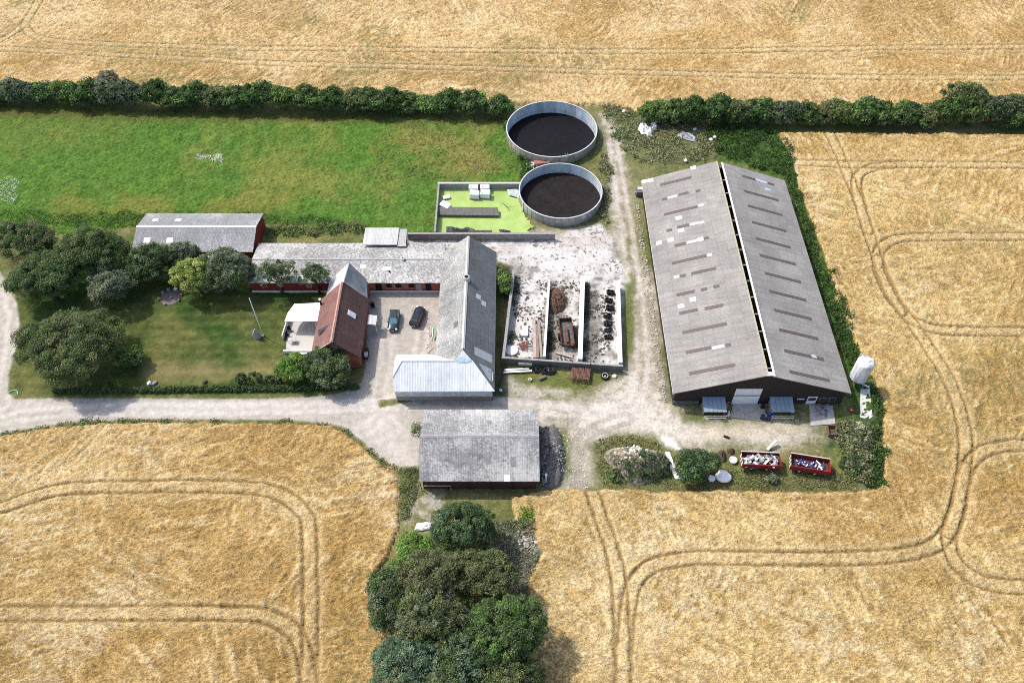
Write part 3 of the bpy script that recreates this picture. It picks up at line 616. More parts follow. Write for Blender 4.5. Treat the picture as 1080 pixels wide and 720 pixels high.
NET = [(.07, .145, .03), (.09, .17, .035), (.06, .12, .028), (.11, .165, .045)]
DRYW = [(.19, .195, .1), (.25, .235, .13), (.14, .17, .065), (.3, .285, .19)]
weed_patch([(758, 128), (828, 141), (853, 232), (880, 302), (906, 372), (922, 402), (905, 400), (893, 385), (870, 330), (838, 215), (828, 186), (760, 166), (738, 140)], 7500, .3, .8, [(c[0] * .8, c[1] * .74, c[2] * .9) for c in NET], 'green nettles along the far side of the big barn', 201, 'nettles')
weed_patch([(919, 398), (931, 433), (930, 512), (914, 514), (919, 470), (921, 448)], 1500, .2, .8, [(c[0] * .85, c[1] * .76, c[2] * .95) for c in NET], 'green nettles on the wheat edge below the silo', 202, 'nettles')
weed_patch([(884, 447), (905, 446), (919, 449), (915, 512), (888, 505)], 1500, .2, .7, G_GREY + DRYW + NET[:2], 'grey-green weeds in the corner below the silo', 219)
weed_patch([(532, 126), (548, 168), (548, 190), (560, 176), (542, 150), (536, 128)], 1500, .4, .9, NET, 'green weeds between the meadow and the slurry tanks', 203)
weed_patch([(638, 112), (740, 128), (760, 162), (720, 176), (668, 168), (652, 150), (636, 130)], 3000, .1, .5, DRYW + NET[:1], 'grey-green weeds behind the big barn', 204)
weed_patch([(634, 150), (646, 180), (640, 236), (632, 228), (634, 190)], 900, .2, .6, DRYW, 'dry weeds right of the lower slurry tank', 205)
weed_patch([(525, 548), (560, 555), (566, 590), (555, 635), (530, 640), (522, 580)], 1700, .1, .4, [(.22, .225, .15), (.27, .265, .19), (.14, .165, .07)], 'grey-green weeds on the right side of the small wood', 206)
weed_patch([(542, 535), (562, 536), (560, 556), (545, 552)], 150, .1, .4, G_BRIGHT, 'bright green weeds at the edge of the wheat right of the wood', 207)
weed_patch([(628, 470), (650, 460), (700, 470), (702, 512), (640, 514), (630, 500)], 900, .04, .16, [(.15, .16, .06), (.19, .18, .08), (.12, .15, .05)], 'rough grass around the rubble mound', 208, 'rough_grass')
weed_patch([(700, 498), (780, 496), (900, 500), (903, 516), (700, 515)], 1500, .04, .18, [(.17, .18, .07), (.22, .21, .1), (.12, .16, .05)], 'rough grass below the red trailers', 209, 'rough_grass')
weed_patch([(362, 452), (385, 470), (404, 488), (420, 494), (420, 500), (400, 492), (378, 470)], 420, .08, .25, NET + DRYW, 'grass verge where the road meets the wheat', 210, 'rough_grass')
weed_patch([(421, 494), (441, 496), (440, 515), (430, 545), (421, 556)], 500, .08, .25, NET + DRYW, 'green weeds left of the machine shed', 211)
weed_patch([(434, 446), (445, 444), (444, 462), (436, 460)], 60, .1, .4, NET, 'clump of weeds at the left corner of the machine shed', 212)
weed_patch([(0, 190), (20, 186), (14, 215), (0, 215)], 160, .15, .3, [(.8, .8, .74), (.7, .72, .64)], 'white flowers at the left edge of the meadow', 213, 'flowers', .22)
weed_patch([(203, 163), (236, 164), (234, 171), (205, 170)], 130, .1, .25, [(.78, .78, .72), (.65, .67, .6)], 'white flowering patch in the middle of the meadow', 214, 'flowers', .25)
weed_patch([(278, 240), (384, 236), (384, 246), (300, 250)], 700, .2, .6, NET + DRYW, 'weeds behind the stable wing', 215)
weed_patch([(0, 458), (67, 446), (133, 442), (330, 443), (362, 450), (362, 453), (330, 447), (133, 446), (67, 450), (0, 462)], 1300, .05, .2, NET + DRYW, 'grass verge along the gravel road', 216, 'rough_grass')
weed_patch([(420, 125), (540, 128), (548, 185), (470, 190), (380, 190)], 1500, .05, .2, [(.21, .2, .07), (.25, .22, .09), (.16, .19, .05)], 'dry tufted grass in the meadow by the slurry tanks', 217, 'tall_grass')
weed_patch([(0, 222), (140, 225), (300, 226), (384, 238), (290, 236), (140, 240), (0, 236)], 2200, .1, .35, NET, 'lush weeds along the lower edge of the meadow', 218, 'tall_grass')
#--PART2--
# ------------------------------------------------------------------ BUILDINGS
def extr(m, pts, vec):
    k = len(pts); pts = [Vector(p) for p in pts]; vec = Vector(vec)
    return m.add(pts + [p + vec for p in pts], [list(range(k)), list(range(2 * k - 1, k - 1, -1))] + [(i, i + k, (i + 1) % k + k, (i + 1) % k) for i in range(k)])
GREY = (.31, .31, .31)
R_BARN = roof_mat('barn_sheeting', (.245, .233, .217), (.32, .306, .283), .75, 1.1, 5, None, (1.05, 1.55), 'y', .5, .76)
R_SHED = roof_mat('lichened_sheeting', (.23, .23, .235), (.37, .365, .35), .86, 1.1, 3.0, (.105, .105, .105), (1.1, 1.2), 'x', .85, .8)
R_RED = roof_mat('shed_sheeting', (.225, .228, .235), (.5, .495, .48), .74, 1.0, 3.5, (.2, .205, .22), (1.1, 1.2), 'x', .45, .85)
R_WING = roof_mat('wing_sheeting', (.24, .236, .226), (.5, .488, .46), .64, .84, 2.8, (.13, .13, .13), (1.1, 1.2), 'x', .4, .85)
R_LONG_SHADE = roof_mat('shaded_bare_slate', (.155, .158, .16), (.4, .39, .36), .95, 1.12, 5, (.09, .092, .095), (.6, .6), 'y', .5, .72)  # barn's right slope: its shade put into darker base tones, with sparser lichen
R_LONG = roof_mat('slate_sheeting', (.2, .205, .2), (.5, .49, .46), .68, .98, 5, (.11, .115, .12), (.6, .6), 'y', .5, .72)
R_WHITE = roof_mat('pale_steel', (.70, .725, .725), None, 0, 0, 4, (.6, .63, .64), (1.0, 9), 'x', .5, .93, .45)
R_HOUSE = roof_mat('shaded_red_sheeting', (.108, .06, .052), (.2, .14, .12), .82, 1.08, 4, (.09, .05, .045), (1.1, .6), 'y', .5, .8)  # house's right slope: shade away from the sun mixed into a darker red
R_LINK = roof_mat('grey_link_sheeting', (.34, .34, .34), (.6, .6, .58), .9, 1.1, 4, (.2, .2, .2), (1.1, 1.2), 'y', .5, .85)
WOOD_DK = plain('tarred_boards', (.035, .028, .024), .85, bmp=.02); WOOD_RED = plain('red_painted_boards', (.2, .028, .022), .7, bmp=.02, var=.15); WOOD_PUR = plain('dark_red_boards', (.075, .03, .035), .8)
BRICK = roof_mat('red_brick', (.24, .085, .055), None, 0, 0, 4, (.17, .06, .045), (.24, .08), 'x', .5, 1.5)
WHITE = plain('white_paint', (.78, .78, .77), .5, var=.06); OFFW = plain('off_white_sheet', (.66, .66, .65), .6, var=.1); CREAM = plain('cream_tiles', (.44, .425, .39), .7, var=.08, scale=5)
DARK = plain('dark_opening', (.012, .012, .012), .9); GLASS = plain('window_glass', (.03, .035, .04), .1, spec=.6); CONC = plain('weathered_concrete', (.27, .26, .24), .9, bmp=.02); CONC_DK = plain('dark_concrete', (.13, .125, .115), .9, bmp=.02)
CONC_W = plain('whitened_concrete', (.62, .6, .57), .85, var=.18, bmp=.02); STEEL = plain('galvanised_steel', (.42, .44, .46), .45, .5, var=.1); RUST = plain('rusty_iron', (.115, .048, .036), .85, .2, var=.45, scale=4); BLACK = plain('black_rubber', (.016, .016, .017), .8)
FOIL = plain('black_foil', (.02, .02, .022), .35, spec=.5); RBRN = plain('brown_rooflight', (.105, .08, .078), .55, var=.25, scale=3); RPALE = plain('pale_rooflight', (.46, .46, .48), .4, var=.1); RWHITE = plain('new_white_sheet', (.8, .8, .8), .5, var=.04)
YELT = plain('yellowed_flashing', (.36, .33, .235), .6); WOODL = plain('bleached_wood', (.36, .31, .27), .85, var=.25); BLUE_R = plain('blue_plastic_roof', (.24, .3, .37), .4, var=.08)

def hollow_barn(par, x0, x1, y0, y1, ze, zr, axis, mat, name='wall', cut=.12, gable_mat=None):
    """four walls under a gable roof; ridge along axis"""
    if axis == 'y':
        xm = (x0 + x1) / 2
        for (ya, dv) in ((y0, .15), (y1 - .15, .15)):
            m = MB(); extr(m, [(x0, ya, -.1), (x1, ya, -.1), (x1, ya, ze - cut), (xm, ya, zr - cut), (x0, ya, ze - cut)], (0, dv, 0)); obj(name, m, gable_mat or mat, par)
        for xa in (x0, x1 - .15): obj(name, MB().box(xa, xa + .15, y0 + .16, y1 - .16, -.1, ze - cut), mat, par)
    else:
        ym = (y0 + y1) / 2
        for xa in (x0, x1 - .15):
            m = MB(); extr(m, [(xa, y0, -.1), (xa, y1, -.1), (xa, y1, ze - cut), (xa, ym, zr - cut), (xa, y0, ze - cut)], (.15, 0, 0)); obj(name, m, gable_mat or mat, par)
        for ya in (y0, y1 - .15): obj(name, MB().box(x0 + .16, x1 - .16, ya, ya + .15, -.1, ze - cut), mat, par)

# ---- big cattle barn
bx0, bx1, by0, by1 = 24.0, 50.6, 72.2, 120.6; bxm = 37.2; BZE, BZR = 3.5, 8.0; kL = (BZR - BZE) / (bxm - bx0); kR = 4.25 / (bx1 - 38.0)
barn = thing('cattle_barn', 'very large grey roofed cattle barn with an open ridge slot and brown rooflights', 'barn', (37.2, 96.4, 0))
obj('roof', MB().panel([(bx0, by0, BZE), (bxm, by0, BZR), (bxm, by1, BZR), (bx0, by1, BZE)], .12), R_BARN, barn)
obj('roof', MB().panel([(38.0, by0, 7.75), (bx1, by0, BZE), (bx1, by1, BZE), (38.0, by1, 7.75)], .12), R_BARN, barn)
hollow_barn(barn, 24.5, 50.1, 72.8, 120.0, 3.55, 7.7, 'y', WOOD_DK, cut=.2)
obj('ridge_flashing', MB().box(36.95, 37.22, by0 + .1, by1 - .1, 7.99, 8.08), YELT, barn); obj('ridge_flashing', MB().box(37.98, 38.25, by0 + .1, by1 - .1, 7.72, 7.82), WHITE, barn)
obj('ridge_cap', MB().panel([(37.0, by0 - .02, 8.03), (37.6, by0 - .02, 8.14), (38.2, by0 - .02, 7.85), (38.2, by0 + .6, 7.85), (37.6, by0 + .6, 8.14), (37.0, by0 + .6, 8.03)], .2), WHITE, barn)
m = MB()
for i in range(14): obj('rafter', MB().box(36.9, 38.3, by0 + 1.6 + i * 3.5, by0 + 1.75 + i * 3.5, 7.3, 7.62), plain('rafter_steel', (.3, .3, .3), .6), barn)
for xe, nm in ((bx0 + .02, 'eave_trim'), (bx1 - .1, 'eave_trim')): obj(nm, MB().box(xe, xe + .08, by0, by1, 3.2, 3.34), OFFW, barn)
def cx(a, b): return 660 + a / 2.4846, 150 + b / 2.4828
nLp, nRp = Vector((-kL, 0, 1)), Vector((kR, 0, 1))
def rooflight(a, b, mat, w=.62, left=True, name='rooflight'):
    p0 = (bxm, 90, BZR) if left else (38.0, 90, 7.75); n = nLp if left else nRp
    A = on_plane(*cx(*a), p0, n); B = on_plane(*cx(*b), p0, n); y = (A.y + B.y) / 2; s = n.normalized() * .035
    m = MB().panel([Vector((A.x, y - w / 2, A.z)) + s, Vector((B.x, y - w / 2, B.z)) + s, Vector((B.x, y + w / 2, B.z)) + s, Vector((A.x, y + w / 2, A.z)) + s], .05); obj(name, m, mat, barn)
for a in [((90, 112), (172, 92)), ((95, 150), (107, 148)), ((138, 138), (165, 132)), ((183, 129), (195, 126)), ((100, 190), (188, 168)), ((107, 232), (121, 229)), ((135, 223), (165, 216)), ((128, 272), (157, 264)), ((205, 253), (218, 249)),
          ((120, 318), (212, 296)), ((142, 352), (157, 347)), ((172, 346), (236, 328)), ((133, 401), (180, 389)), ((197, 387), (213, 383)), ((230, 380), (245, 375)), ((140, 449), (188, 437)), ((207, 437), (255, 425)), ((148, 498), (265, 475)),
          ((157, 552), (223, 536)), ((262, 533), (275, 529)), ((166, 606), (287, 582))]: rooflight(*a, RBRN)
for a in [((110, 146), (135, 140)), ((168, 216), (195, 210)), ((195, 212), (206, 208)), ((160, 263), (190, 257)), ((190, 167), (204, 163)), ((226, 540), (258, 532)), ((212, 297), (226, 294)), ((126, 354), (140, 351))]: rooflight(*a, RPALE)
for a in [((55, 101), (72, 99)), ((170, 68), (184, 66)), ((131, 200), (147, 197)), ((137, 233), (153, 229)), ((80, 265), (94, 262)), ((110, 258), (125, 254)), ((137, 431), (153, 427)), ((168, 413), (184, 410)), ((189, 256), (203, 252)), ((42, 104), (56, 101))]: rooflight(*a, RWHITE, .85, name='replaced_sheet')
for a in [((310, 126), (400, 154)), ((320, 165), (410, 192)), ((330, 207), (421, 235)), ((340, 249), (433, 278)), ((350, 293), (446, 322)), ((363, 339), (460, 370)), ((375, 387), (473, 416)), ((388, 436), (488, 466)), ((401, 488), (505, 517)),
          ((414, 541), (520, 573)), ((428, 597), (535, 627)), ((305, 88), (340, 99)), ((372, 107), (388, 112))]: rooflight(*a, RBRN, .6, False)
for a in [((336, 96), (352, 101)), ((352, 101), (370, 107)), ((366, 122), (379, 126))]: rooflight(*a, plain('bluish_rooflight', (.4, .47, .55), .4), .6, False)
rooflight((486, 558), (500, 563), RPALE, .6, False)
fy = 72.8; onY = lambda x, y, Y: on_plane(x, y, (0, Y, 0), (0, 1, 0))
a = onY(776.6, 409.7, fy); b = onY(801.8, 416.4, fy); c = onY(800, 423.5, fy)
dr = obj('roller_door', MB().box(a.x, b.x, fy - .08, fy - .005, b.z + .08, a.z), WHITE, barn); obj('door_leaf', MB().box(a.x, b.x, fy - .08, fy - .005, .05, b.z - .22), WHITE, dr)
a = onY(852.5, 418, fy); b = onY(858.5, 426.5, fy); wd = obj('door', MB().box(a.x, b.x, fy - .07, fy - .005, .05, a.z), WHITE, barn); obj('door_window', MB().box(a.x + .15, b.x - .15, fy - .09, fy - .072, a.z - 1.0, a.z - .25), GLASS, wd)
for (u0, v0, u1, v1) in ((865.5, 419, 870, 423.5), (875, 419, 880, 423.5)):
    a = onY(u0, v0, fy); b = onY(u1, v1, fy); w = obj('window', MB().box(a.x, b.x, fy - .06, fy - .005, b.z, a.z), plain('window_grey', (.3, .3, .3), .6), barn); obj('pane', MB().box(a.x + .05, b.x - .05, fy - .075, fy - .062, b.z + .05, a.z - .05), GLASS, w)
a = onY(843, 420, fy); obj('vent_board', MB().box(a.x - .3, a.x + .8, fy - .06, fy - .005, a.z - .25, a.z), OFFW, barn)
obj('plinth', MB().box(24.45, 28.4, 72.6, 72.79, -.05, .8), CONC_DK, barn); obj('lamp_post', MB().tube([(32.55, 72.7, 3.6), (32.55, 72.6, 4.6)], .05), RUST, barn)

# ---- red shed with grey roof
def roof_pair(par, x0, x1, ylo, ym, yhi, ze, zr, mat, th=.1, ze2=None):
    o1 = obj('roof', MB().panel([(x0, ylo, ze), (x1, ylo, ze), (x1, ym, zr), (x0, ym, zr)], th), mat, par)
    o2 = obj('roof', MB().panel([(x0, ym, zr), (x1, ym, zr), (x1, yhi, ze2 or ze), (x0, yhi, ze2 or ze)], th), mat, par); return o1, o2
rs = thing('red_shed', 'red boarded shed with a pale grey sheet roof behind the garden trees', 'shed', (-55.1, 107.3, 0))
roof_pair(rs, -65.6, -44.65, 102.4, 107.35, 112.2, 3.0, 4.4, R_RED)
hollow_barn(rs, -65.4, -44.9, 102.6, 112.0, 3.0, 4.35, 'x', WOOD_RED, cut=.1)
obj('ridge_cap', MB().panel([(-65.6, 107.1, 4.36), (-44.65, 107.1, 4.36), (-44.65, 107.35, 4.47), (-44.65, 107.6, 4.36), (-65.6, 107.6, 4.36), (-65.6, 107.35, 4.47)], .06), OFFW, rs)
def roof_patch(par, px, py, p0, n, w, h, mat, name='rooflight', ax='x'):
    c = on_plane(px, py, p0, n); n = Vector(n).normalized(); u = Vector((1, 0, 0)) - n * n.x; u.normalize(); v = n.cross(u); s = n * .04
    obj(name, MB().panel([c + s - u * w / 2 - v * h / 2, c + s + u * w / 2 - v * h / 2, c + s + u * w / 2 + v * h / 2, c + s - u * w / 2 + v * h / 2], .05), mat, par)
ks = 1.4 / 4.9
for q in ((155, 253.5), (179, 253.5)): roof_patch(rs, *q, (0, 107.35, 4.4), (0, -ks, 1), 1.1, 1.0, RWHITE)
for q in ((164, 232), (188, 232.3)): roof_patch(rs, *q, (0, 107.35, 4.4), (0, ks, 1), 1.0, 1.0, RWHITE)

# ---- stable wing
wg = thing('stable_wing', 'long low red wing under a lichen-whitened roof between the red shed and the long barn', 'stable', (-28, 100.2, 0))
roof_pair(wg, -44.3, -11.6, 95.6, 100.3, 105.1, 2.5, 3.35, R_WING)
for ya, mt in ((95.95, BRICK), (104.7, WOOD_RED)): obj('wall', MB().box(-44.1, -11.8, ya, ya + .18, -.1, 2.42), mt, wg)
obj('wall', MB().box(-44.1, -31, 95.78, 95.94, .5, 2.38), WOOD_RED, wg)
obj('plinth', MB().box(-44.1, -12, 95.7, 95.77, -.1, .45), CONC_W, wg)
for xa, w in ((-23.0, 1.0), (-14.6, .9)): obj('door', MB().box(xa, xa + w, 95.84, 95.93, 0, 2.0), DARK, wg)
for xa in (-19.6, -17.4, -21.2): f = obj('window', MB().box(xa, xa + .9, 95.85, 95.93, 1.1, 1.9), DARK, wg)
obj('door', MB().box(-16.2, -15.3, 95.84, 95.93, 0, 2.0), CONC, wg)
m = MB(); m.lathe((-18.6, 100.25, 3.25), [(.32, 0), (.32, .5), (.24, .55), (.2, .55), (.2, .2)], 14); vt = obj('roof_vent', m, OFFW, wg); obj('vent_hole', MB().lathe((-18.6, 100.25, 3.6), [(.0, 0), (.21, 0)], 12), DARK, vt)
m = MB(); m.lathe((-20.7, 97.8, 2.8), [(.14, 0), (.14, .35), (0, .36)], 10); obj('pipe_vent', m, DARK, wg)
m = MB().panel([(-25.86, 103.9, 3.28), (-19.9, 103.9, 3.28), (-19.8, 107.7, 3.7), (-25.73, 107.7, 3.7)], .12); an = obj('annex_roof', m, roof_mat('annex_sheeting', (.47, .46, .45), (.6, .59, .57), .8, 1.1, 4, None, (.9, 1.0), 'x', .5, .88), wg)
obj('annex_roof', MB().panel([(-19.88, 103.7, 3.1), (-18.4, 103.7, 3.1), (-18.45, 107.6, 3.5), (-19.78, 107.6, 3.5)], .12), plain('annex_side', (.36, .35, .34), .85), wg)
obj('annex_wall', MB().box(-25.5, -18.7, 105.2, 107.4, -.1, 3.2), WOOD_DK, wg)
roof_patch(wg, 408, 283, (0, 100.3, 3.35), (0, -.181, 1), 1.3, .8, RWHITE, 'patched_sheet'); roof_patch(wg, 383, 281, (0, 100.3, 3.35), (0, -.181, 1), .9, .7, OFFW, 'patched_sheet'); roof_patch(wg, 317, 293, (0, 100.3, 3.35), (0, -.181, 1), 1.3, 1.0, RWHITE, 'patched_sheet')
obj('ridge_cap', MB().box(-44.2, -11.7, 100.15, 100.45, 3.33, 3.4), plain('ridge_grey', (.33, .33, .33), .9), wg)

# ---- long barn and its white roofed wing
lb = thing('long_barn', 'long steep roofed barn with dark slate-grey slopes and a ridge vent beside the courtyard', 'barn', (-7.3, 88, 0))
kb = 3.84 / 4.66; xl, xr, xm = -11.95, -2.63, -7.36; lze, lzr = 3.0, 6.84; yt = 102.35
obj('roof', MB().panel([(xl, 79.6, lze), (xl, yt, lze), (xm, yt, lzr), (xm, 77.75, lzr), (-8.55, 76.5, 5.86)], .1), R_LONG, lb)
obj('roof', MB().panel([(xm, 77.75, lzr), (xm, yt, lzr), (xr, yt, lze), (xr, 73.0, lze)], .1), R_LONG_SHADE, lb)
m = MB(); extr(m, [(xl + .35, yt - .35, -.1), (xr - .35, yt - .35, -.1), (xr - .35, yt - .35, 3.15), (xm, yt - .35, lzr - .15), (xl + .35, yt - .35, 3.15)], (0, .2, 0)); obj('gable_wall', m, BRICK, lb)
obj('wall', MB().box(xl + .35, xl + .55, 79.5, yt - .4, -.1, 3.1), BRICK, lb); obj('wall', MB().box(xr - .55, xr - .35, 73.4, yt - .4, -.1, 3.1), WOOD_DK, lb)
obj('ridge_cap', MB().panel([(xm - .25, 78.2, lzr - .12), (xm, 78.2, lzr + .07), (xm + .25, 78.2, lzr - .12), (xm + .25, yt, lzr - .12), (xm, yt, lzr + .07), (xm - .25, yt, lzr - .12)], .05), plain('lichened_ridge', (.5, .48, .44), .9, var=.3, scale=6), lb)
m = MB(); m.lathe((-7.3, 92.4, 6.5), [(.5, 0), (.5, .9), (.42, .95), (.36, .95), (.36, .4)], 16); v = obj('ridge_vent', m, plain('vent_cream', (.52, .5, .46), .8), lb); obj('vent_hole', MB().lathe((-7.3, 92.4, 7.3), [(0, 0), (.37, 0)], 14), DARK, v)
pr = (xm, 90, lzr); nr_ = (kb, 0, 1); nl_ = (-kb, 0, 1)
for q, w, h in (((504.5, 313), .9, 1.0), ((510, 320), .9, 1.0)): roof_patch(lb, *q, pr, nr_, w, h, RPALE, 'patched_sheet')
def slope_panel(par, px4, p0, n, mat, name, up=.04):
    s = Vector(n).normalized() * up; obj(name, MB().panel([on_plane(*q, p0, n) + s for q in px4], .04), mat, par)
RL = plain('grey_rooflight', (.34, .37, .39), .5, var=.08, scale=3)
slope_panel(lb, [(500.5, 365.5), (521.5, 376), (521.5, 384.5), (500.5, 374)], pr, nr_, RL, 'rooflight'); slope_panel(lb, [(505, 383), (521, 391), (521, 406), (514.5, 399)], pr, nr_, RL, 'rooflight')
obj('ladder_frame', MB().tube([on_plane(514, 390, pr, nr_) + Vector((.05, 0, .12)), on_plane(519.5, 393, pr, nr_) + Vector((.05, 0, .12)), on_plane(519.5, 402, pr, nr_) + Vector((.05, 0, .12))], .05), OFFW, lb)
slope_panel(lb, [(479, 340), (483, 338), (482.5, 344), (478.5, 346)], pr, nl_, plain('dark_sheet', (.12, .125, .13), .8), 'patched_sheet')

ww = thing('barn_wing', 'pale blue-white metal roofed wing with a hipped left end facing the gravel road', 'barn', (-11, 76.4, 0))
wy0, wyr, wze, wzr = 72.95, 76.5, 3.0, 5.9
obj('front_roof', MB().panel([(-17.8, wy0, wze), (xr - .02, wy0, wze + .06), (-5.95, wyr, wzr), (xm, 77.75, 6.92), (-8.55, wyr, wzr), (-16.5, wyr, wzr), (-17.9, 74.55, 4.31)], .08), R_WHITE, ww)
obj('back_roof', MB().panel([(-16.5, wyr, wzr), (-8.6, wyr, wzr), (xl - .1, 79.9, 3.08), (-17.9, 79.9, 3.08), (-17.9, 78.4, 4.31)], .08), R_WHITE, ww)
obj('hip_roof', MB().panel([(-17.9, 74.55, 4.31), (-16.5, wyr, wzr), (-17.9, 78.4, 4.31)], .08), R_WHITE, ww)
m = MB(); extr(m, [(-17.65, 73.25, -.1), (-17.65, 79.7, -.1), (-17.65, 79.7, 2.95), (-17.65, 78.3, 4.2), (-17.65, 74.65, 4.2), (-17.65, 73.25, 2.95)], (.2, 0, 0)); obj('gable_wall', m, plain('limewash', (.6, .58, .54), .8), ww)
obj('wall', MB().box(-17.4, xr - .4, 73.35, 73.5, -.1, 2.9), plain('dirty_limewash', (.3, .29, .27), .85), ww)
obj('wall', MB().box(-17.4, xl, 79.4, 79.6, -.1, 2.9), BRICK, ww)
obj('gutter_sheet', MB().panel([(-17.5, 72.9, 2.95), (xr - .3, 72.9, 2.95), (xr - .3, 72.72, 2.1), (-17.5, 72.72, 2.1)], .04, Vector((0, -1, .2)).normalized()), plain('translucent_sheet', (.5, .54, .54), .5, var=.25, scale=1.5), ww)
obj('ridge_cap', MB().tube([(-16.5, wyr, wzr + .03), (-8.6, wyr, wzr + .03)], .07), WHITE, ww); obj('hip_cap', MB().tube([(-5.95, wyr, wzr + .04), (xr, wy0, wze + .1)], .07), WHITE, ww); obj('hip_cap', MB().tube([(-16.5, wyr, wzr + .03), (-17.9, 74.55, 4.35)], .06), plain('joint_grey', (.4, .43, .45), .6), ww)
slope_panel(ww, [(479.5, 379.5), (488, 375.5), (497.5, 380.3), (492, 382.5), (484, 382)], (0, wyr, wzr + .03), (0, -.82, 1), plain('bluish_steel', (.42, .53, .62), .45), 'flashing')

# ---- red house with grey link
hs = thing('red_house', 'red roofed brick house with a skylight and a white patio canopy', 'house', (-27.3, 85.3, 0))
hx0, hxm, hx1, hy0, hy1, hze, hzr = -31.25, -27.3, -23.45, 79.2, 91.55, 3.0, 7.1; kh = (hzr - hze) / 3.9
obj('roof', MB().panel([(hx0, hy0 + .8, hze), (hxm, hy0, hzr), (hxm, hy1, hzr), (hx0, hy1, hze)], .1), roof_mat('lit_red_sheeting', (.185, .095, .08), (.32, .24, .2), .8, 1.05, 4, (.15, .075, .065), (1.1, .6), 'y', .5, .8), hs)  # left slope: sunlight painted in as a paler red than the right
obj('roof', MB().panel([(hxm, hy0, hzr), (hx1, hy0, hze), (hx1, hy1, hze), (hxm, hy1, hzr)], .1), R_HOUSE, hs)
hollow_barn(hs, hx0 + .4, hx1 - .4, hy0 + .55, hy1, 3.3, 7.0, 'y', BRICK, cut=.15)
obj('ridge_cap', MB().panel([(hxm - .22, hy0, hzr - .1), (hxm, hy0, hzr + .08), (hxm + .22, hy0, hzr - .1), (hxm + .22, hy1, hzr - .1), (hxm, hy1, hzr + .08), (hxm - .22, hy1, hzr - .1)], .05), plain('pale_red_ridge', (.42, .24, .19), .9), hs)
nR, nL, pH = (kh, 0, 1), (-kh, 0, 1), (hxm, 85, hzr)
obj('barge_board', MB().panel([(hxm, hy0 - .04, hzr + .03), (hx0, hy0 + .76, hze + .03), (hx0, hy0 + .9, hze + .03), (hxm, hy0 + .1, hzr + .03)], .1), plain('pale_board', (.4, .3, .26), .8), hs)
obj('barge_board', MB().panel([(hxm, hy0 - .04, hzr + .03), (hx1, hy0 - .04, hze + .03), (hx1, hy0 + .1, hze + .03), (hxm, hy0 + .1, hzr + .03)], .1), WOOD_DK, hs)
sk = on_plane(371, 331.5, pH, nR); n_ = Vector(nR).normalized(); u_ = Vector((0, 1, 0)); v_ = n_.cross(u_)
k_ = obj('skylight', MB().panel([sk + n_ * .08 + u_ * a + v_ * b for a, b in ((-.5, -.75), (.5, -.75), (.5, .75), (-.5, .75))], .12), WHITE, hs)
obj('pane', MB().panel([sk + n_ * .1 + u_ * a + v_ * b for a, b in ((-.35, -.6), (.35, -.6), (.35, .6), (-.35, .6))], .02), plain('bright_glass', (.62, .66, .7), .1, spec=.6), k_)
sl = on_plane(341.5, 348, pH, nL); nn = Vector(nL).normalized()
m = MB(); A = sl + nn * .05; m.add([A + Vector((-.9, -.55, -.75)), A + Vector((-.7, .5, -.5)), A + Vector((1.3, .35, 1.15)), A + Vector((-.75, -.3, .35))], [(0, 1, 2), (0, 2, 3), (1, 3, 2), (0, 3, 1)]); obj('dormer', m, plain('dormer_lead', (.42, .4, .4), .6), hs)
m = MB(); q = on_plane(338.8, 321.5, pH, nL); m.tube([(q.x, q.y, q.z - .2), (q.x, q.y, q.z + 1.2)], .17, 10); fl = obj('flue_pipe', m, BLACK, hs); obj('flue_cap', MB().tube([(q.x, q.y, q.z + 1.2), (q.x, q.y, q.z + 1.45)], .22, 10), OFFW, fl)
gw_ = onY(351, 368.5, hy0 + .55); w = obj('window', MB().box(-27.9, -26.9, hy0 + .46, hy0 + .54, 4.2, 5.2), WHITE, hs); obj('pane', MB().box(-27.8, -27.0, hy0 + .43, hy0 + .455, 4.3, 5.1), GLASS, w)
cp = obj('porch_canopy', MB().panel([(-23.3, 86.6, 2.5), (-21.9, 86.6, 2.3), (-21.9, 88.6, 2.3), (-23.3, 88.6, 2.5)], .1), plain('canopy_sheet', (.5, .5, .49), .6), hs); obj('post', MB().tube([(-22.0, 86.7, 0), (-22.0, 86.7, 2.2)], .05), WHITE, cp); obj('post', MB().tube([(-22.0, 88.5, 0), (-22.0, 88.5, 2.2)], .05), WHITE, cp)
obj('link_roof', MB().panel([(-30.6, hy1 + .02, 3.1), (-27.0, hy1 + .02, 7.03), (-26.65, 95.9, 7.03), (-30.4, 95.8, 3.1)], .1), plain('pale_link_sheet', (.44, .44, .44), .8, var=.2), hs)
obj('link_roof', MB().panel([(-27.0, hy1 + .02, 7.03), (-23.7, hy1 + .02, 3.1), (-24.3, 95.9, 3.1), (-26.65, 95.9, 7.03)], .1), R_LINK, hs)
m = MB(); extr(m, [(-30.1, 95.5, -.1), (-24.6, 95.5, -.1), (-24.6, 95.5, 3.1), (-26.7, 95.5, 6.8), (-30.1, 95.5, 3.1)], (0, .15, 0)); obj('link_wall', m, BRICK, hs)
obj('link_wall', MB().box(-24.3, -24.1, 91.6, 95.45, -.1, 3.0), BRICK, hs)
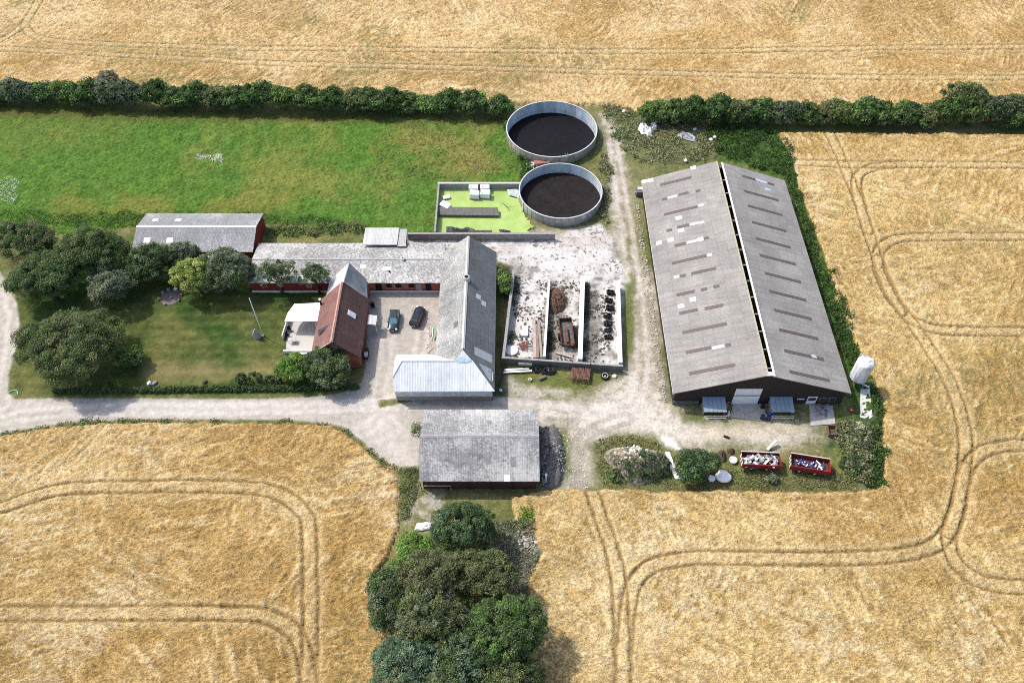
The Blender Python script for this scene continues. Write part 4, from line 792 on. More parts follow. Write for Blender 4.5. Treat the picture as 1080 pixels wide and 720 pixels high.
# patio canopy, slab, low wall
ptz = 2.6
cn = obj('patio_canopy', MB().panel([(-36.7, 87.2, 2.45), (-31.3, 87.0, 2.75), (-31.2, 90.9, 2.85), (-35.7, 90.9, 2.55), (-36.5, 89.0, 2.45)], .1), WHITE, hs)
for q in ((-36.5, 87.4), (-31.8, 87.2), (-35.6, 90.6)): obj('post', MB().tube([(q[0], q[1], 0), (q[0], q[1], 2.45)], .06), WHITE, cn)
obj('patio', MB().prism([(-37.0, 91.0), (-30.9, 91.0), (-30.9, 80.8), (-36.2, 82.6), (-36.6, 86)], -.1, .1), CREAM, hs)
lw = MB(); lw.box(-36.5, -31.0, 82.5, 82.7, .05, .75); obj('patio_wall', lw, WHITE, hs); lw = MB(); lw.obox((-36.9, 88.0, .6), (.15, 5.4, 1.1), -.06); obj('patio_wall', lw, OFFW, hs)
obj('patio_roller', MB().box(-35.0, -31.4, 82.2, 82.45, .7, .85), CONC, hs)

# patio furniture
def chair(loc, rz, label):
    t = thing('garden_chair', label, 'chair', loc, rz, 'garden chairs on the patio')
    obj('seat', MB().box(-.25, .25, -.25, .25, .4, .45), BLACK, t, local=True); obj('backrest', MB().obox((0, .25, .72), (.48, .04, .55), 0, -.15), BLACK, t, local=True)
    for a in (-.22, .22):
        for b in (-.22, .22): obj('leg', MB().tube([(a, b, 0), (a, b, .4)], .025, 6), BLACK, t, local=True)
    return t
p = P(306, 349, .1); chair((p.x, p.y, .1), .6, 'dark garden chair at the left edge of the patio under the canopy front')
p = P(304, 355, .1); chair((p.x, p.y, .1), 1.2, 'dark garden chair nearest the lawn edge of the patio')
t = thing('patio_table', 'small grey square table on the open part of the patio', 'table', (P(309, 361).x, P(309, 361).y, .1))
obj('tabletop', MB().box(-.6, .6, -.4, .4, .7, .75), plain('table_grey', (.4, .4, .4), .6), t, local=True)
for a in (-.5, .5):
    for b in (-.32, .32): obj('leg', MB().tube([(a, b, 0), (a, b, .7)], .03, 6), BLACK, t, local=True)
p = P(321, 374); single('cold_frame', MB().obox((p.x, p.y, .4), (1.2, 1.0, .8), .1), plain('glazed_white', (.6, .64, .66), .2), 'white glazed box beside the front patio wall', 'cold frame', bevel=.03)

# ---- machine shed
ms = thing('machine_shed', 'wide grey roofed machine shed with a dark red front below the gravel road', 'shed', (-4.5, 63.6, 0))
roof_pair(ms, -12.9, 3.82, 57.7, 63.65, 69.7, 3.0, 5.3, R_SHED)
hollow_barn(ms, -12.5, 3.4, 58.2, 69.3, 3.0, 5.2, 'x', WOOD_PUR, cut=.15)
obj('fascia', MB().box(-12.3, 3.2, 58.08, 58.19, 1.9, 2.7), plain('purple_red_boards', (.1, .035, .042), .8), ms)
for i in range(1, 5): obj('post', MB().box(-12.3 + i * 3.1, -12.1 + i * 3.1, 58.05, 58.18, 0, 1.85), WOOD_DK, ms)
obj('rail', MB().tube([(-12.3, 57.9, 1.4), (-8.6, 57.9, 1.4), (-8.6, 57.9, .0)], .05), OFFW, ms); obj('gutter_pipe', MB().tube([(-12.85, 57.8, 2.9), (-12.7, 57.9, .1)], .05), BLACK, ms)
obj('ridge_cap', MB().panel([(-12.9, 63.4, 5.25), (3.82, 63.4, 5.25), (3.82, 63.65, 5.37), (3.82, 63.9, 5.25), (-12.9, 63.9, 5.25), (-12.9, 63.65, 5.37)], .05), plain('ridge_pale', (.27, .27, .27), .9), ms)
km = 2.3 / 5.95
roof_patch(ms, 534.5, 504, (0, 63.65, 5.3), (0, -km, 1), .8, .9, RWHITE); roof_patch(ms, 505, 433.5, (0, 63.65, 5.3), (0, km, 1), .85, .8, RWHITE)
for q in ((541.5, 486.5), (489.5, 483), (515, 484)): roof_patch(ms, *q, (0, 63.65, 5.3), (0, -km, 1), .75, 1.3, plain('dull_rooflight', (.2, .2, .2), .7), 'rooflight')
for q in ((541, 445), (516, 445), (480, 445)): roof_patch(ms, *q, (0, 63.65, 5.3), (0, km, 1), .7, .8, plain('dull_rooflight', (.2, .2, .2), .7), 'rooflight')

# ------------------------------------------------------------------ slurry tanks
def tank(x, y, R, zr, zs, seed, outc, inc, sl, label, ladder_deg):
    t = thing('slurry_tank', label, 'slurry tank', (x, y, 0), 0, 'round slurry tanks'); rng = np.random.default_rng(seed); n = 40; V = []; C = []
    def ring(r0, z0, r1, z1, col, var, sub=3):
        for i in range(n):
            k = 1 + var * rng.standard_normal(); c = np.array(col) * k * (1 + .03 * rng.standard_normal(3))
            for j in range(sub):
                a = 2 * math.pi * (i + j / sub) / n; b = 2 * math.pi * (i + (j + 1) / sub) / n
                V.append([(r0 * math.cos(a), r0 * math.sin(a), z0), (r0 * math.cos(b), r0 * math.sin(b), z0), (r1 * math.cos(b), r1 * math.sin(b), z1), (r1 * math.cos(a), r1 * math.sin(a), z1)]); C.append(c)
    ring(R, -.3, R, zr * .45, [c * .8 for c in outc], .06); ring(R, zr * .45, R, zr, outc, .11); ring(R - .12, zr, R - .12, zs - .6, inc, .11)
    link_mesh('shell', quads_mesh('shell', np.array(V), np.clip(np.array(C), 0, 1)), TANKM, t)
    obj('rim', MB().lathe((0, 0, 0), [(R - .16, zr - .06), (R - .16, zr + .06), (R + .04, zr + .06), (R + .04, zr - .06)], 100), plain('rim_steel', (.52, .53, .53), .5, .3), t, local=True)
    m = MB()
    for i in range(n):
        a = 2 * math.pi * i / n; m.obox((R * math.cos(a) + .02 * math.cos(a), R * math.sin(a) + .02 * math.sin(a), zr / 2 - .1), (.05, .09, zr), a)
    obj('wall_rib', m, plain('rib_steel', (.3, .29, .27), .6), t, local=True)
    obj('slurry', MB().lathe((0, 0, zs), [(0, .05), (R * .5, .03), (R - .1, 0)], 72), sl, t, True, local=True)
    a = math.radians(ladder_deg); m = MB()
    for s in (-.22, .22):
        dx, dy = -math.sin(a) * s, math.cos(a) * s; m.tube([((R + .12) * math.cos(a) + dx, (R + .12) * math.sin(a) + dy, 0), ((R + .12) * math.cos(a) + dx, (R + .12) * math.sin(a) + dy, zr + .7)], .035, 6)
    for i in range(7):
        z = .25 + i * .33; m.tube([((R + .12) * math.cos(a) + math.sin(a) * .22, (R + .12) * math.sin(a) - math.cos(a) * .22, z), ((R + .12) * math.cos(a) - math.sin(a) * .22, (R + .12) * math.sin(a) + math.cos(a) * .22, z)], .025, 6)
    obj('ladder', m, OFFW, t, local=True); return t
def tank_mat():
    m, nt, b = base_mat('tank_panels'); a = nt.nodes.new('ShaderNodeAttribute'); a.attribute_name = 'Col'; v = objcoord(nt, (1, 1, .35))
    c = mixc(nt, 1, a.outputs['Color'], ramp(nt, noise(nt, v, 1.6, 5, .7), [(.3, .72), (.7, 1.2)]), 'MULTIPLY'); nt.links.new(c, b.inputs['Base Color']); b.inputs['Roughness'].default_value = .6; return m
TANKM = tank_mat()
def slurry_mat(name, c0, c1, rough, fleck):
    m, nt, b = base_mat(name); v = objcoord(nt); f = noise(nt, v, .5, 6, .7, 1.0); c = ramp(nt, f, [(.35, c0), (.7, c1)])
    g = noise(nt, v, 2.6, 5, .8, .4); c = mixc(nt, ramp(nt, g, [(.56, 0.0), (.74, .55)]), c, fleck); nt.links.new(c, b.inputs['Base Color']); b.inputs['Roughness'].default_value = rough; b.inputs['Specular IOR Level'].default_value = .08; bump(nt, b, g, .5, .06); return m
tank(*TANKS[0], 2.0, -.75, 3, (.36, .33, .27), (.5, .56, .6), slurry_mat('wet_slurry', (.006, .006, .008), (.011, .01, .012), .5, (.022, .024, .028)), 'larger dark-filled round slurry tank, the one next to the hedgerow', -74)
tank(*TANKS[1], 2.0, -.2, 4, (.36, .35, .34), (.48, .54, .57), slurry_mat('crusted_slurry', (.013, .011, .011), (.026, .021, .02), .9, (.06, .05, .047)), 'smaller brown-crusted round slurry tank next to the green basin', 205)

# ------------------------------------------------------------------ green basin
bs = thing('concrete_basin', 'walled concrete basin of bright green duckweed water left of the slurry tanks', 'basin', (-6, 115.5, 0))
NW, SWp = (-13.75, 122.2), (-13.75, 108.75); NE = (1.2, 122.0)
obj('wall', MB().box(-13.9, 1.6, 122.05, 122.35, -.1, 1.5), CONC, bs); obj('wall', MB().box(-13.95, -13.65, 109.0, 122.04, -.1, 1.5), CONC, bs)
obj('wall', MB().box(-18.6, 7.7, 108.45, 108.75, -.1, 1.45), CONC, bs); obj('inner_wall', MB().panel([(-13.6, 114.3, .75), (-2.4, 114.1, .75), (-2.6, 115.9, 1.05), (-13.6, 116.1, 1.05)], .5), CONC_DK, bs)
obj('coping', MB().box(-13.98, 1.6, 122.0, 122.4, 1.503, 1.56), OFFW, bs); obj('coping', MB().box(-18.6, 7.7, 108.4, 108.8, 1.453, 1.5), CONC, bs)
def duck():
    m, nt, b = base_mat('duckweed'); v = objcoord(nt); c = ramp(nt, noise(nt, v, .35, 5, .6), [(.3, (.25, .36, .085)), (.7, (.36, .47, .15))])
    c = mixc(nt, ramp(nt, noise(nt, v, .5, 6, .75, .5), [(.64, 0.0), (.7, .8)]), c, (.06, .08, .03)); nt.links.new(c, b.inputs['Base Color']); b.inputs['Roughness'].default_value = .45; return m
m = MB(); rj = random.Random(9); ed = [(549, 205), (550, 215), (552, 224), (556, 231), (560, 236), (563, 240), (556, 243), (559, 246.5)]; pts = [(-13.64, 122.04), (1.3, 122.04)]
for (a, b), (c_, d_) in zip(ed, ed[1:]):
    for k in range(6): f = k / 6; q = P(a + (c_ - a) * f + rj.uniform(-1.6, 1.2), b + (d_ - b) * f + rj.uniform(-.7, .7)); pts.append((q.x, q.y))
pts += [(2.5, 108.8), (-13.64, 108.8)]
obj('water', MB().prism(pts, -.05, .16), duck(), bs)
def tote(px, py, rz, label):
    p = P(px, py, .3); t = thing('plastic_tank', label, 'plastic tank', (p.x, p.y, .3), rz, 'white cube tanks in the green basin')
    obj('tank_body', MB().obox((0, 0, .55), (1.75, 1.35, 1.1)), RWHITE, t, bevel=.1, local=True); obj('lid', MB().lathe((-.45, -.35, 1.1), [(.14, 0), (.14, .05), (0, .06)], 12), plain('grey_lid', (.3, .3, .3), .6), t, local=True)
    obj('pallet', MB().obox((0, 0, .02), (1.8, 1.4, .12)), WOODL, t, local=True); return t
for px, py, r, l in ((499.5, 200.5, .0, 'white cube tank, back left of the four in the green basin'), (511.5, 200.5, .0, 'white cube tank, back right of the four in the green basin'), (500.5, 207.5, -.08, 'white cube tank, front left of the four in the green basin'), (512, 207, -.14, 'white cube tank, front right of the four in the green basin')): tote(px, py, r, l)
p = P(470, 218, .5); single('polystyrene_block', MB().obox((p.x, p.y, .75), (2.0, 1.3, .8), -.6, .15), RWHITE, 'large white tilted block at the left end of the green basin', 'foam block', bevel=.06)
p = P(471, 208, .4); single('polystyrene_sheet', MB().obox((p.x, p.y, .45), (1.3, .9, .18), .3), RWHITE, 'small white sheet floating behind the tilted block in the green basin', 'foam sheet', bevel=.03)
def tarp(pxs, z, amp, mat, name, label, cat, seed, th=.05):
    pts = [P(a, b, z) for a, b in pxs]; c = sum(pts, Vector()) / len(pts); r = random.Random(seed); rings = [1, .8, .6, .4, .2]; m = MB(); vs = []; n = len(pts)
    for k, f in enumerate(rings): vs += [c.lerp(p, f) + Vector((r.uniform(-.08, .08), r.uniform(-.08, .08), (0 if k == 0 else 1) * r.uniform(0, amp))) for p in pts]
    vs.append(c + Vector((0, 0, amp * .6))); fs = [(k * n + i, k * n + (i + 1) % n, (k + 1) * n + (i + 1) % n, (k + 1) * n + i) for k in range(4) for i in range(n)] + [(4 * n + i, 4 * n + (i + 1) % n, 5 * n) for i in range(n)]
    m.add(vs, fs); o = single(name, m, mat, label, cat); s = o.modifiers.new('thick', 'SOLIDIFY'); s.thickness = th; return o
tarp([(471, 245.5), (471, 239), (477, 239.5), (481, 242), (487, 242.5), (495, 240), (500, 242), (505, 245.5)], .42, .2, FOIL, 'foil_sheet', 'crumpled black foil lying on the water along the front wall of the basin', 'plastic sheet', 1)
p = P(506, 247, 1.6); single('plywood_board', MB().obox((p.x, 109.3, 1.0), (4.3, .9, .12), 0, .5), plain('grey_boarding', (.09, .09, .09), .8), 'dark grey board leaning on the front wall of the basin behind the long barn gable', 'board')
tarp([(526, 244), (527, 242), (534, 243), (539, 244), (538, 246), (530, 245.5)], .4, .12, FOIL, 'foil_sheet', 'small black foil scrap on the water left of the smaller tank', 'plastic sheet', 2)
a = P(529, 213, .35); b = P(537, 222, .35); single('branch', MB().tube([a, a.lerp(b, .6) + Vector((.2, 0, .1)), b], [.03, .05, .04], 6).tube([a.lerp(b, .6), P(541, 218.5, .4)], .03, 6), BARK, 'thin dark forked branch stuck in the duckweed', 'branch')
tarp([(535, 200), (545, 199), (549, 203), (548, 211), (545, 208), (537, 206)], .4, .15, plain('grey_foil', (.4, .45, .43), .4), 'foil_sheet', 'pale grey foil in the far right corner of the basin by the smaller tank', 'plastic sheet', 3)
# junk between the tanks
p = P(570, 173, .5); single('machine_hood', MB().obox((p.x, p.y, .6), (2.6, 1.2, 1.0), .15), plain('dull_red_steel', (.26, .12, .1), .8, var=.3), 'faded red steel hood between the two slurry tanks', 'steel hood', bevel=.1)
p = P(577, 171.5, .6); single('plastic_canister', MB().obox((p.x, p.y, .5), (.8, .8, 1.0), .3), WHITE, 'white canister right of the faded red hood between the tanks', 'canister', bevel=.1)
m = MB(); rr = random.Random(8)
for i in range(9):
    q = P(559 + i * .7 + rr.uniform(-2, 2), 177 - i * .5 + rr.uniform(-2, 2), .3); m.tube([q + Vector((rr.uniform(-.8, .8), rr.uniform(-.5, .5), rr.uniform(0, .5))), q + Vector((rr.uniform(-.8, .8), rr.uniform(-.5, .5), rr.uniform(0, .6)))], .1, 6)
single('pipe_scrap', m, OFFW, 'jumble of pale pipes left of the faded red hood between the tanks', 'pipe heap')

# ------------------------------------------------------------------ silage clamp
cl = thing('silage_clamp', 'three-bay concrete silage clamp with whitened floor and low walls', 'silage clamp', (8, 88, 0))
def wall(par, a, b, w, z, mat, name='wall', z0=-.1):
    a, b = Vector((*a, 0)), Vector((*b, 0)); d = b - a; obj(name, MB().obox(((a.x + b.x) / 2, (a.y + b.y) / 2, (z + z0) / 2), (w, d.length, z - z0), math.atan2(-d.x, d.y)), mat, par, bevel=.03)
wall(cl, (.3, 99.7), (-1.35, 80.8), .45, 1.5, CONC); wall(cl, (6.3, 97.3), (5.1, 80.8), .4, 1.5, CONC_W); wall(cl, (12.1, 98.3), (10.7, 80.3), .75, 1.5, CONC_W); wall(cl, (18.0, 96.8), (17.0, 79.6), .6, 1.5, CONC_W)
wall(cl, (-1.7, 80.6), (17.4, 78.9), .3, 1.5, CONC_DK); 
obj('coping', MB().obox((7.85, 79.75, 1.53), (19.0, .34, .05), math.atan2(-1.7, 19.1)), CONC, cl)
# heaps and machines in the clamp
def heap(px, py, rx, ry, h, mat, label, cat, name, seed, leaf=None):
    p = P(px, py); r = random.Random(seed); m = MB(); n = 26; R_ = [1, .93, .82, .68, .5, .3, .12]; vs = []
    for k, f in enumerate(R_):
        for i in range(n):
            a = 2 * math.pi * i / n; q = 1 + .13 * math.sin(3 * a + seed) + r.uniform(-.07, .07); z = h * (1 - f ** 1.8) * (1 + r.uniform(-.22, .22)) - (.08 if k == 0 else 0)
            vs.append((p.x + rx * f * q * math.cos(a), p.y + ry * f * q * math.sin(a), z))
    vs.append((p.x, p.y, h)); fs = [(k * n + i, k * n + (i + 1) % n, (k + 1) * n + (i + 1) % n, (k + 1) * n + i) for k in range(6) for i in range(n)] + [(6 * n + i, 6 * n + (i + 1) % n, 7 * n) for i in range(n)]
    m.add(vs, fs); o = single(name, m, mat, label, cat, smooth=True); return o, p
def sticks(name, c, rx, ry, h, n, mat, label, cat, seed, ln=1.6, rad=.05):
    r = random.Random(seed); m = MB()
    for i in range(n):
        a = r.uniform(0, 6.3); q = math.sqrt(r.random()); z = h * (1 - q ** 1.6) + r.uniform(0, .25); b = r.uniform(0, 6.3); L_ = ln * r.uniform(.5, 1.1); u = Vector((math.cos(b), math.sin(b), r.uniform(-.3, .4))) * L_ / 2
        x = c[0] + q * rx * math.cos(a); y = c[1] + q * ry * math.sin(a); m.tube([(x - u.x, y - u.y, max(.04, z - u.z)), (x + u.x, y + u.y, max(.04, z + u.z))], rad * r.uniform(.5, 1.2), 5)
    return single(name, m, mat, label, cat)
SOILW = attr = plain('brush_brown', (.11, .065, .04), .95, var=.4, scale=5, bmp=.05)
c0, _ = heap(586, 318, 1.6, 2.9, 1.2, SOILW, 'brown rotting brush heap against the second wall of the clamp', 'brush heap', 'brush_heap', 3)
sticks('cut_branches', (P(587, 318).x, P(587, 318).y), 1.5, 2.7, 1.2, 150, plain('dry_twigs', (.16, .1, .07), .9, var=.4), 'brown cut branches lying on the brush heap in the clamp', 'branches', 5)
m = MB(); r = random.Random(91); n_ = 0
while n_ < 520:
    x, y = r.uniform(.3, 17.2), r.uniform(80.8, 98.5); e = fbm(np.array([x]), np.array([y]), .35, 77, 3)[0]
    if e < .47 + r.uniform(-.12, .12): continue
    m.rock((x, y, .05), (r.uniform(.08, .3), r.uniform(.08, .26), .07), 1, 6, r); n_ += 1
o = single('dung_clods', m, plain('dark_clods', (.07, .06, .05), .95, var=.5), 'dark clods scattered over the floor of the silage clamp', 'clods'); o['kind'] = 'stuff'
for i, (px4, lab) in enumerate(((((544, 290), (548, 290), (540, 372), (535, 372)), 'strip of grey silage remains along the left wall of the clamp'), (((616, 296), (622, 298), (619, 382), (613, 381)), 'dark weedy strip along the wall left of the tyre stacks'), (((580, 345), (584, 345), (580, 379), (575, 379)), 'dark remains along the middle bay wall below the brush heap'))):
    weed_patch(px4, 420 if i == 1 else 300, .05, .25, [(.09, .085, .06), (.06, .07, .04), (.13, .12, .09)], lab, 95 + i, 'silage_remains', .3)
for i, (a, b, w, lab) in enumerate(((( 549, 344), (557, 347), .25, 'grey beam lying across the white floor left of the plank stacks'), ((603, 300), (609, 306), .2, 'thin beam in the far end of the middle bay'), ((586, 372), (604, 377), .3, 'pale beam lying behind the spreader beaters'))):
    A, B = P(*a, .15), P(*b, .15); d_ = B - A; single('timber', MB().obox(((A.x + B.x) / 2, (A.y + B.y) / 2, .17), (w, d_.length, .22), math.atan2(-d_.x, d_.y)), WOODL, lab, 'timber')['kind'] = 'thing'
# rusty spreader
p = P(597, 354); sp = thing('manure_spreader', 'rusty box manure spreader standing in the middle bay of the clamp', 'manure spreader', (p.x, p.y, 0), .05)
obj('floor', MB().box(-1.0, 1.0, -2.9, 2.5, .75, .85), plain('wet_dung', (.11, .1, .09), .8, var=.7, scale=3), sp, local=True)
for a in (-1.05, 1.0): obj('side_wall', MB().box(a, a + .07, -2.9, 2.5, .7, 1.55), RUST, sp, local=True)
obj('front_wall', MB().box(-1.0, 1.0, 2.42, 2.5, .86, 1.6), RUST, sp, local=True)
m = MB()
for z in (.95, 1.35):
    m.tube([(-1.0, -2.85, z), (1.0, -2.85, z)], .1, 8)
    for i in range(6): m.obox((-.85 + i * .34, -2.85, z), (.06, .5, .06), 0, i * .6)
obj('beater', m, RUST, sp, local=True)
m = MB().box(-.15, .15, -2.4, .8, .95, 1.45); obj('load', m, plain('red_brown_dung', (.13, .055, .048), .9, var=.5, scale=3), sp, local=True); m = MB().tube([(-.3, 2.4, .8), (0, 4.0, .5)], .06, 6).tube([(.3, 2.4, .8), (0, 4.0, .5)], .06, 6); obj('drawbar', m, RUST, sp, local=True)
for a in (-1.2, 1.2):
    w = obj('wheel', MB().lathe((0, 0, 0), [(.0, -.15), (.3, -.16), (.55, -.15), (.6, -.1), (.6, .1), (.55, .15), (.3, .16), (0, .15)], 20), BLACK, sp, local=True); w.rotation_euler.y = math.pi / 2; w.location = (a, -.6, .6)
p = P(605, 356); heap(606, 357, .9, 2.4, .7, plain('dark_dung', (.045, .035, .03), .95, var=.4), 'dark dung heap along the right side of the spreader', 'dung heap', 'dung_heap', 9)
for i, (a, b, c_, d) in enumerate((((563, 336), (564, 377), .5, WOODL), ((568, 338), (571, 377), .4, plain('grey_planks', (.24, .22, .2), .9)), ((566, 342), (567, 377), .45, plain('brown_planks', (.23, .16, .13), .9)))):
    A = P(*a, .3); B = P(*b, .3); d_ = B - A; single('plank_stack', MB().obox(((A.x + B.x) / 2, (A.y + B.y) / 2, .22), (c_, d_.length, .36), math.atan2(-d_.x, d_.y)), d, ['bleached long plank stack left in the first bay of the clamp', 'grey plank stack against the second wall of the clamp', 'brown plank stack between the two other plank stacks in the clamp'][i], 'planks', 'plank stacks in the clamp', bevel=.02)
p = P(539.5, 369, .3); single('steel_disc', MB().lathe((p.x, p.y, .2), [(0, .25), (.5, .2), (.95, .05), (1.0, .1), (1.0, -.1), (0, -.1)], 28), OFFW, 'pale round disc lid in the lower left corner of the clamp', 'disc', smooth=True)
p = P(553.5, 349, .3); single('white_board', MB().obox((p.x, p.y, .2), (.95, 2.0, .3), .02), RWHITE, 'white upright panel lying in the first bay of the clamp', 'panel', bevel=.04)
sticks('rusty_implement', (P(553, 365).x, P(553, 365).y), .8, .8, .5, 26, plain('red_rust', (.26, .09, .08), .8, var=.4), 'tangle of red rusty bars beside the round disc in the clamp', 'rusty implement', 12, 1.3, .06)
TY = [(644, 309), (642.5, 317), (643, 325), (641, 333), (641.5, 341), (641.5, 348), (642, 355.5)]
ordw = ['seventh', 'sixth', 'fifth', 'fourth', 'third', 'second', 'first']
for i, q in enumerate(TY):
    p = P(*q, .3); r = random.Random(i); t = thing('tyre_stack', f'black tyre stack in the right clamp bay, {ordw[i]} from the bottom wall', 'tyre stack', (p.x, p.y, 0), 0, 'tyre stacks in the clamp')
    for k in range(3 if i < 5 else 2):
        ox, oy = r.uniform(-.12, .12), r.uniform(-.12, .12)
        for dx in (-.28, .28): obj('tyre', MB().lathe((ox + dx, oy + r.uniform(-.15, .15), .03 + k * .24), [(.22, 0), (.36, 0), (.42, .06), (.42, .16), (.36, .22), (.22, .22), (.22, 0)], 14), BLACK, t, True, local=True)
# along the front of the clamp
for i, (x0_, x1_, yy) in enumerate(((531, 561, 391.2), (532, 558, 389.2))):
    A, B = P(x0_, yy + .7, .5), P(x1_, yy - .9, .5); single('white_plank', MB().obox(((A.x + B.x) / 2, (A.y + B.y) / 2, .35 + i * .12), ((B - A).length, .28, .1), math.atan2((B - A).y, (B - A).x)), RWHITE, ['front white plank of the pair lying below the clamp corner', 'back white plank of the pair lying below the clamp corner'][i], 'plank', 'white planks below the clamp')
p = P(554, 383.5, .6); single('sheet_metal', MB().obox((p.x, p.y - .3, .75), (2.1, .08, 1.4), -.05, .35), plain('pale_tin', (.45, .47, .47), .5), 'pale tin sheet leaning on the front wall of the clamp above the white planks', 'tin sheet')
for i, q in enumerate(((567, 390), (575, 391.5), (581, 392.5))):
    p = P(*q); tarp([(q[0] - 5, q[1]), (q[0] - 3, q[1] - 4), (q[0] + 3, q[1] - 4), (q[0] + 5, q[1]), (q[0] + 2, q[1] + 3), (q[0] - 3, q[1] + 3)], .1, .7, FOIL, 'foil_bundle', ['black foil bundle nearest the white planks in front of the clamp', 'middle black foil bundle in front of the clamp', 'black foil bundle nearest the rusty harrow'][i], 'foil bundle', 20 + i)
p = P(572, 399); single('concrete_block', MB().obox((p.x, p.y, .2), (1.2, .45, .4), .5), plain('brown_block', (.16, .13, .11), .9), 'brownish block lying on the grass below the black foil bundles', 'block', bevel=.03)
p = P(559, 401); single('feed_bucket', MB().lathe((p.x, p.y, 0), [(.2, 0), (.28, .35), (.24, .35), (.18, .05)], 14), WHITE, 'small white bucket on the grass in front of the clamp', 'bucket')
# rusty harrow trailer
p = P(612, 398); hr_ = thing('rusty_trailer', 'rusty flat trailer frame with torn mesh in front of the clamp', 'trailer', (p.x, p.y, 0), -.12)
fr = MB()
for y in (-1.0, .4, 1.6): fr.obox((0, y, .62), (2.9, .1, .1))
for x in (-1.45, -.5, .5, 1.45): fr.obox((x, .3, .55), (.1, 2.8, .1))
obj('frame', fr, RUST, hr_, local=True)
m = MB(); r = random.Random(4)
for i in range(16): a = -1.4 + i * .185; m.obox((a, .3, .72 + r.uniform(0, .1)), (.13, 2.5 + r.uniform(-.5, .2), .04), r.uniform(-.04, .04))
obj('slatted_deck', m, plain('red_rust_slats', (.15, .075, .062), .85, var=.4, scale=3), hr_, local=True)
for a in (-1.4, 1.4): obj('stake', MB().tube([(a, 1.6, .6), (a, 1.65, 2.0)], .05, 6), RUST, hr_, local=True)
obj('drawbar', MB().tube([(-.8, -1.0, .6), (.3, -2.0, .45), (1.0, -1.0, .6)], .06, 6), RUST, hr_, local=True)
for a in (-1.1, 1.1):
    w = obj('wheel', MB().lathe((0, 0, 0), [(0, -.1), (.3, -.1), (.35, -.05), (.35, .05), (.3, .1), (0, .1)], 16), BLACK, hr_, local=True); w.rotation_euler.y = math.pi / 2; w.location = (a, .2, .33)
p = P(638, 397.5); t = thing('tractor_tyre', 'black tractor tyre with pale rim lying in front of the clamp', 'tyre', (p.x, p.y, 0)); obj('tyre', MB().lathe((0, 0, 0), [(.32, 0), (.55, 0), (.68, .12), (.68, .36), (.55, .45), (.32, .45), (.3, .2), (.32, 0)], 24), BLACK, t, True, local=True)
obj('rim', MB().lathe((0, 0, .3), [(.32, .12), (.45, .16), (.5, .16), (.5, .12)], 20), plain('chalky_rim', (.5, .48, .44), .8), t, local=True); obj('hub', MB().lathe((0, 0, .2), [(0, .1), (.12, .1), (.14, 0)], 12), OFFW, t, local=True)
p = P(648, 397); single('chalk_stone', MB().rock((p.x, p.y, .15), .4), WHITE, 'white stone beside the tractor tyre', 'stone', smooth=True)
p = P(528, 412); single('sack', MB().rock((p.x, p.y, .15), .3), WHITE, 'small white sack at the front corner of the long barn', 'sack', smooth=True)

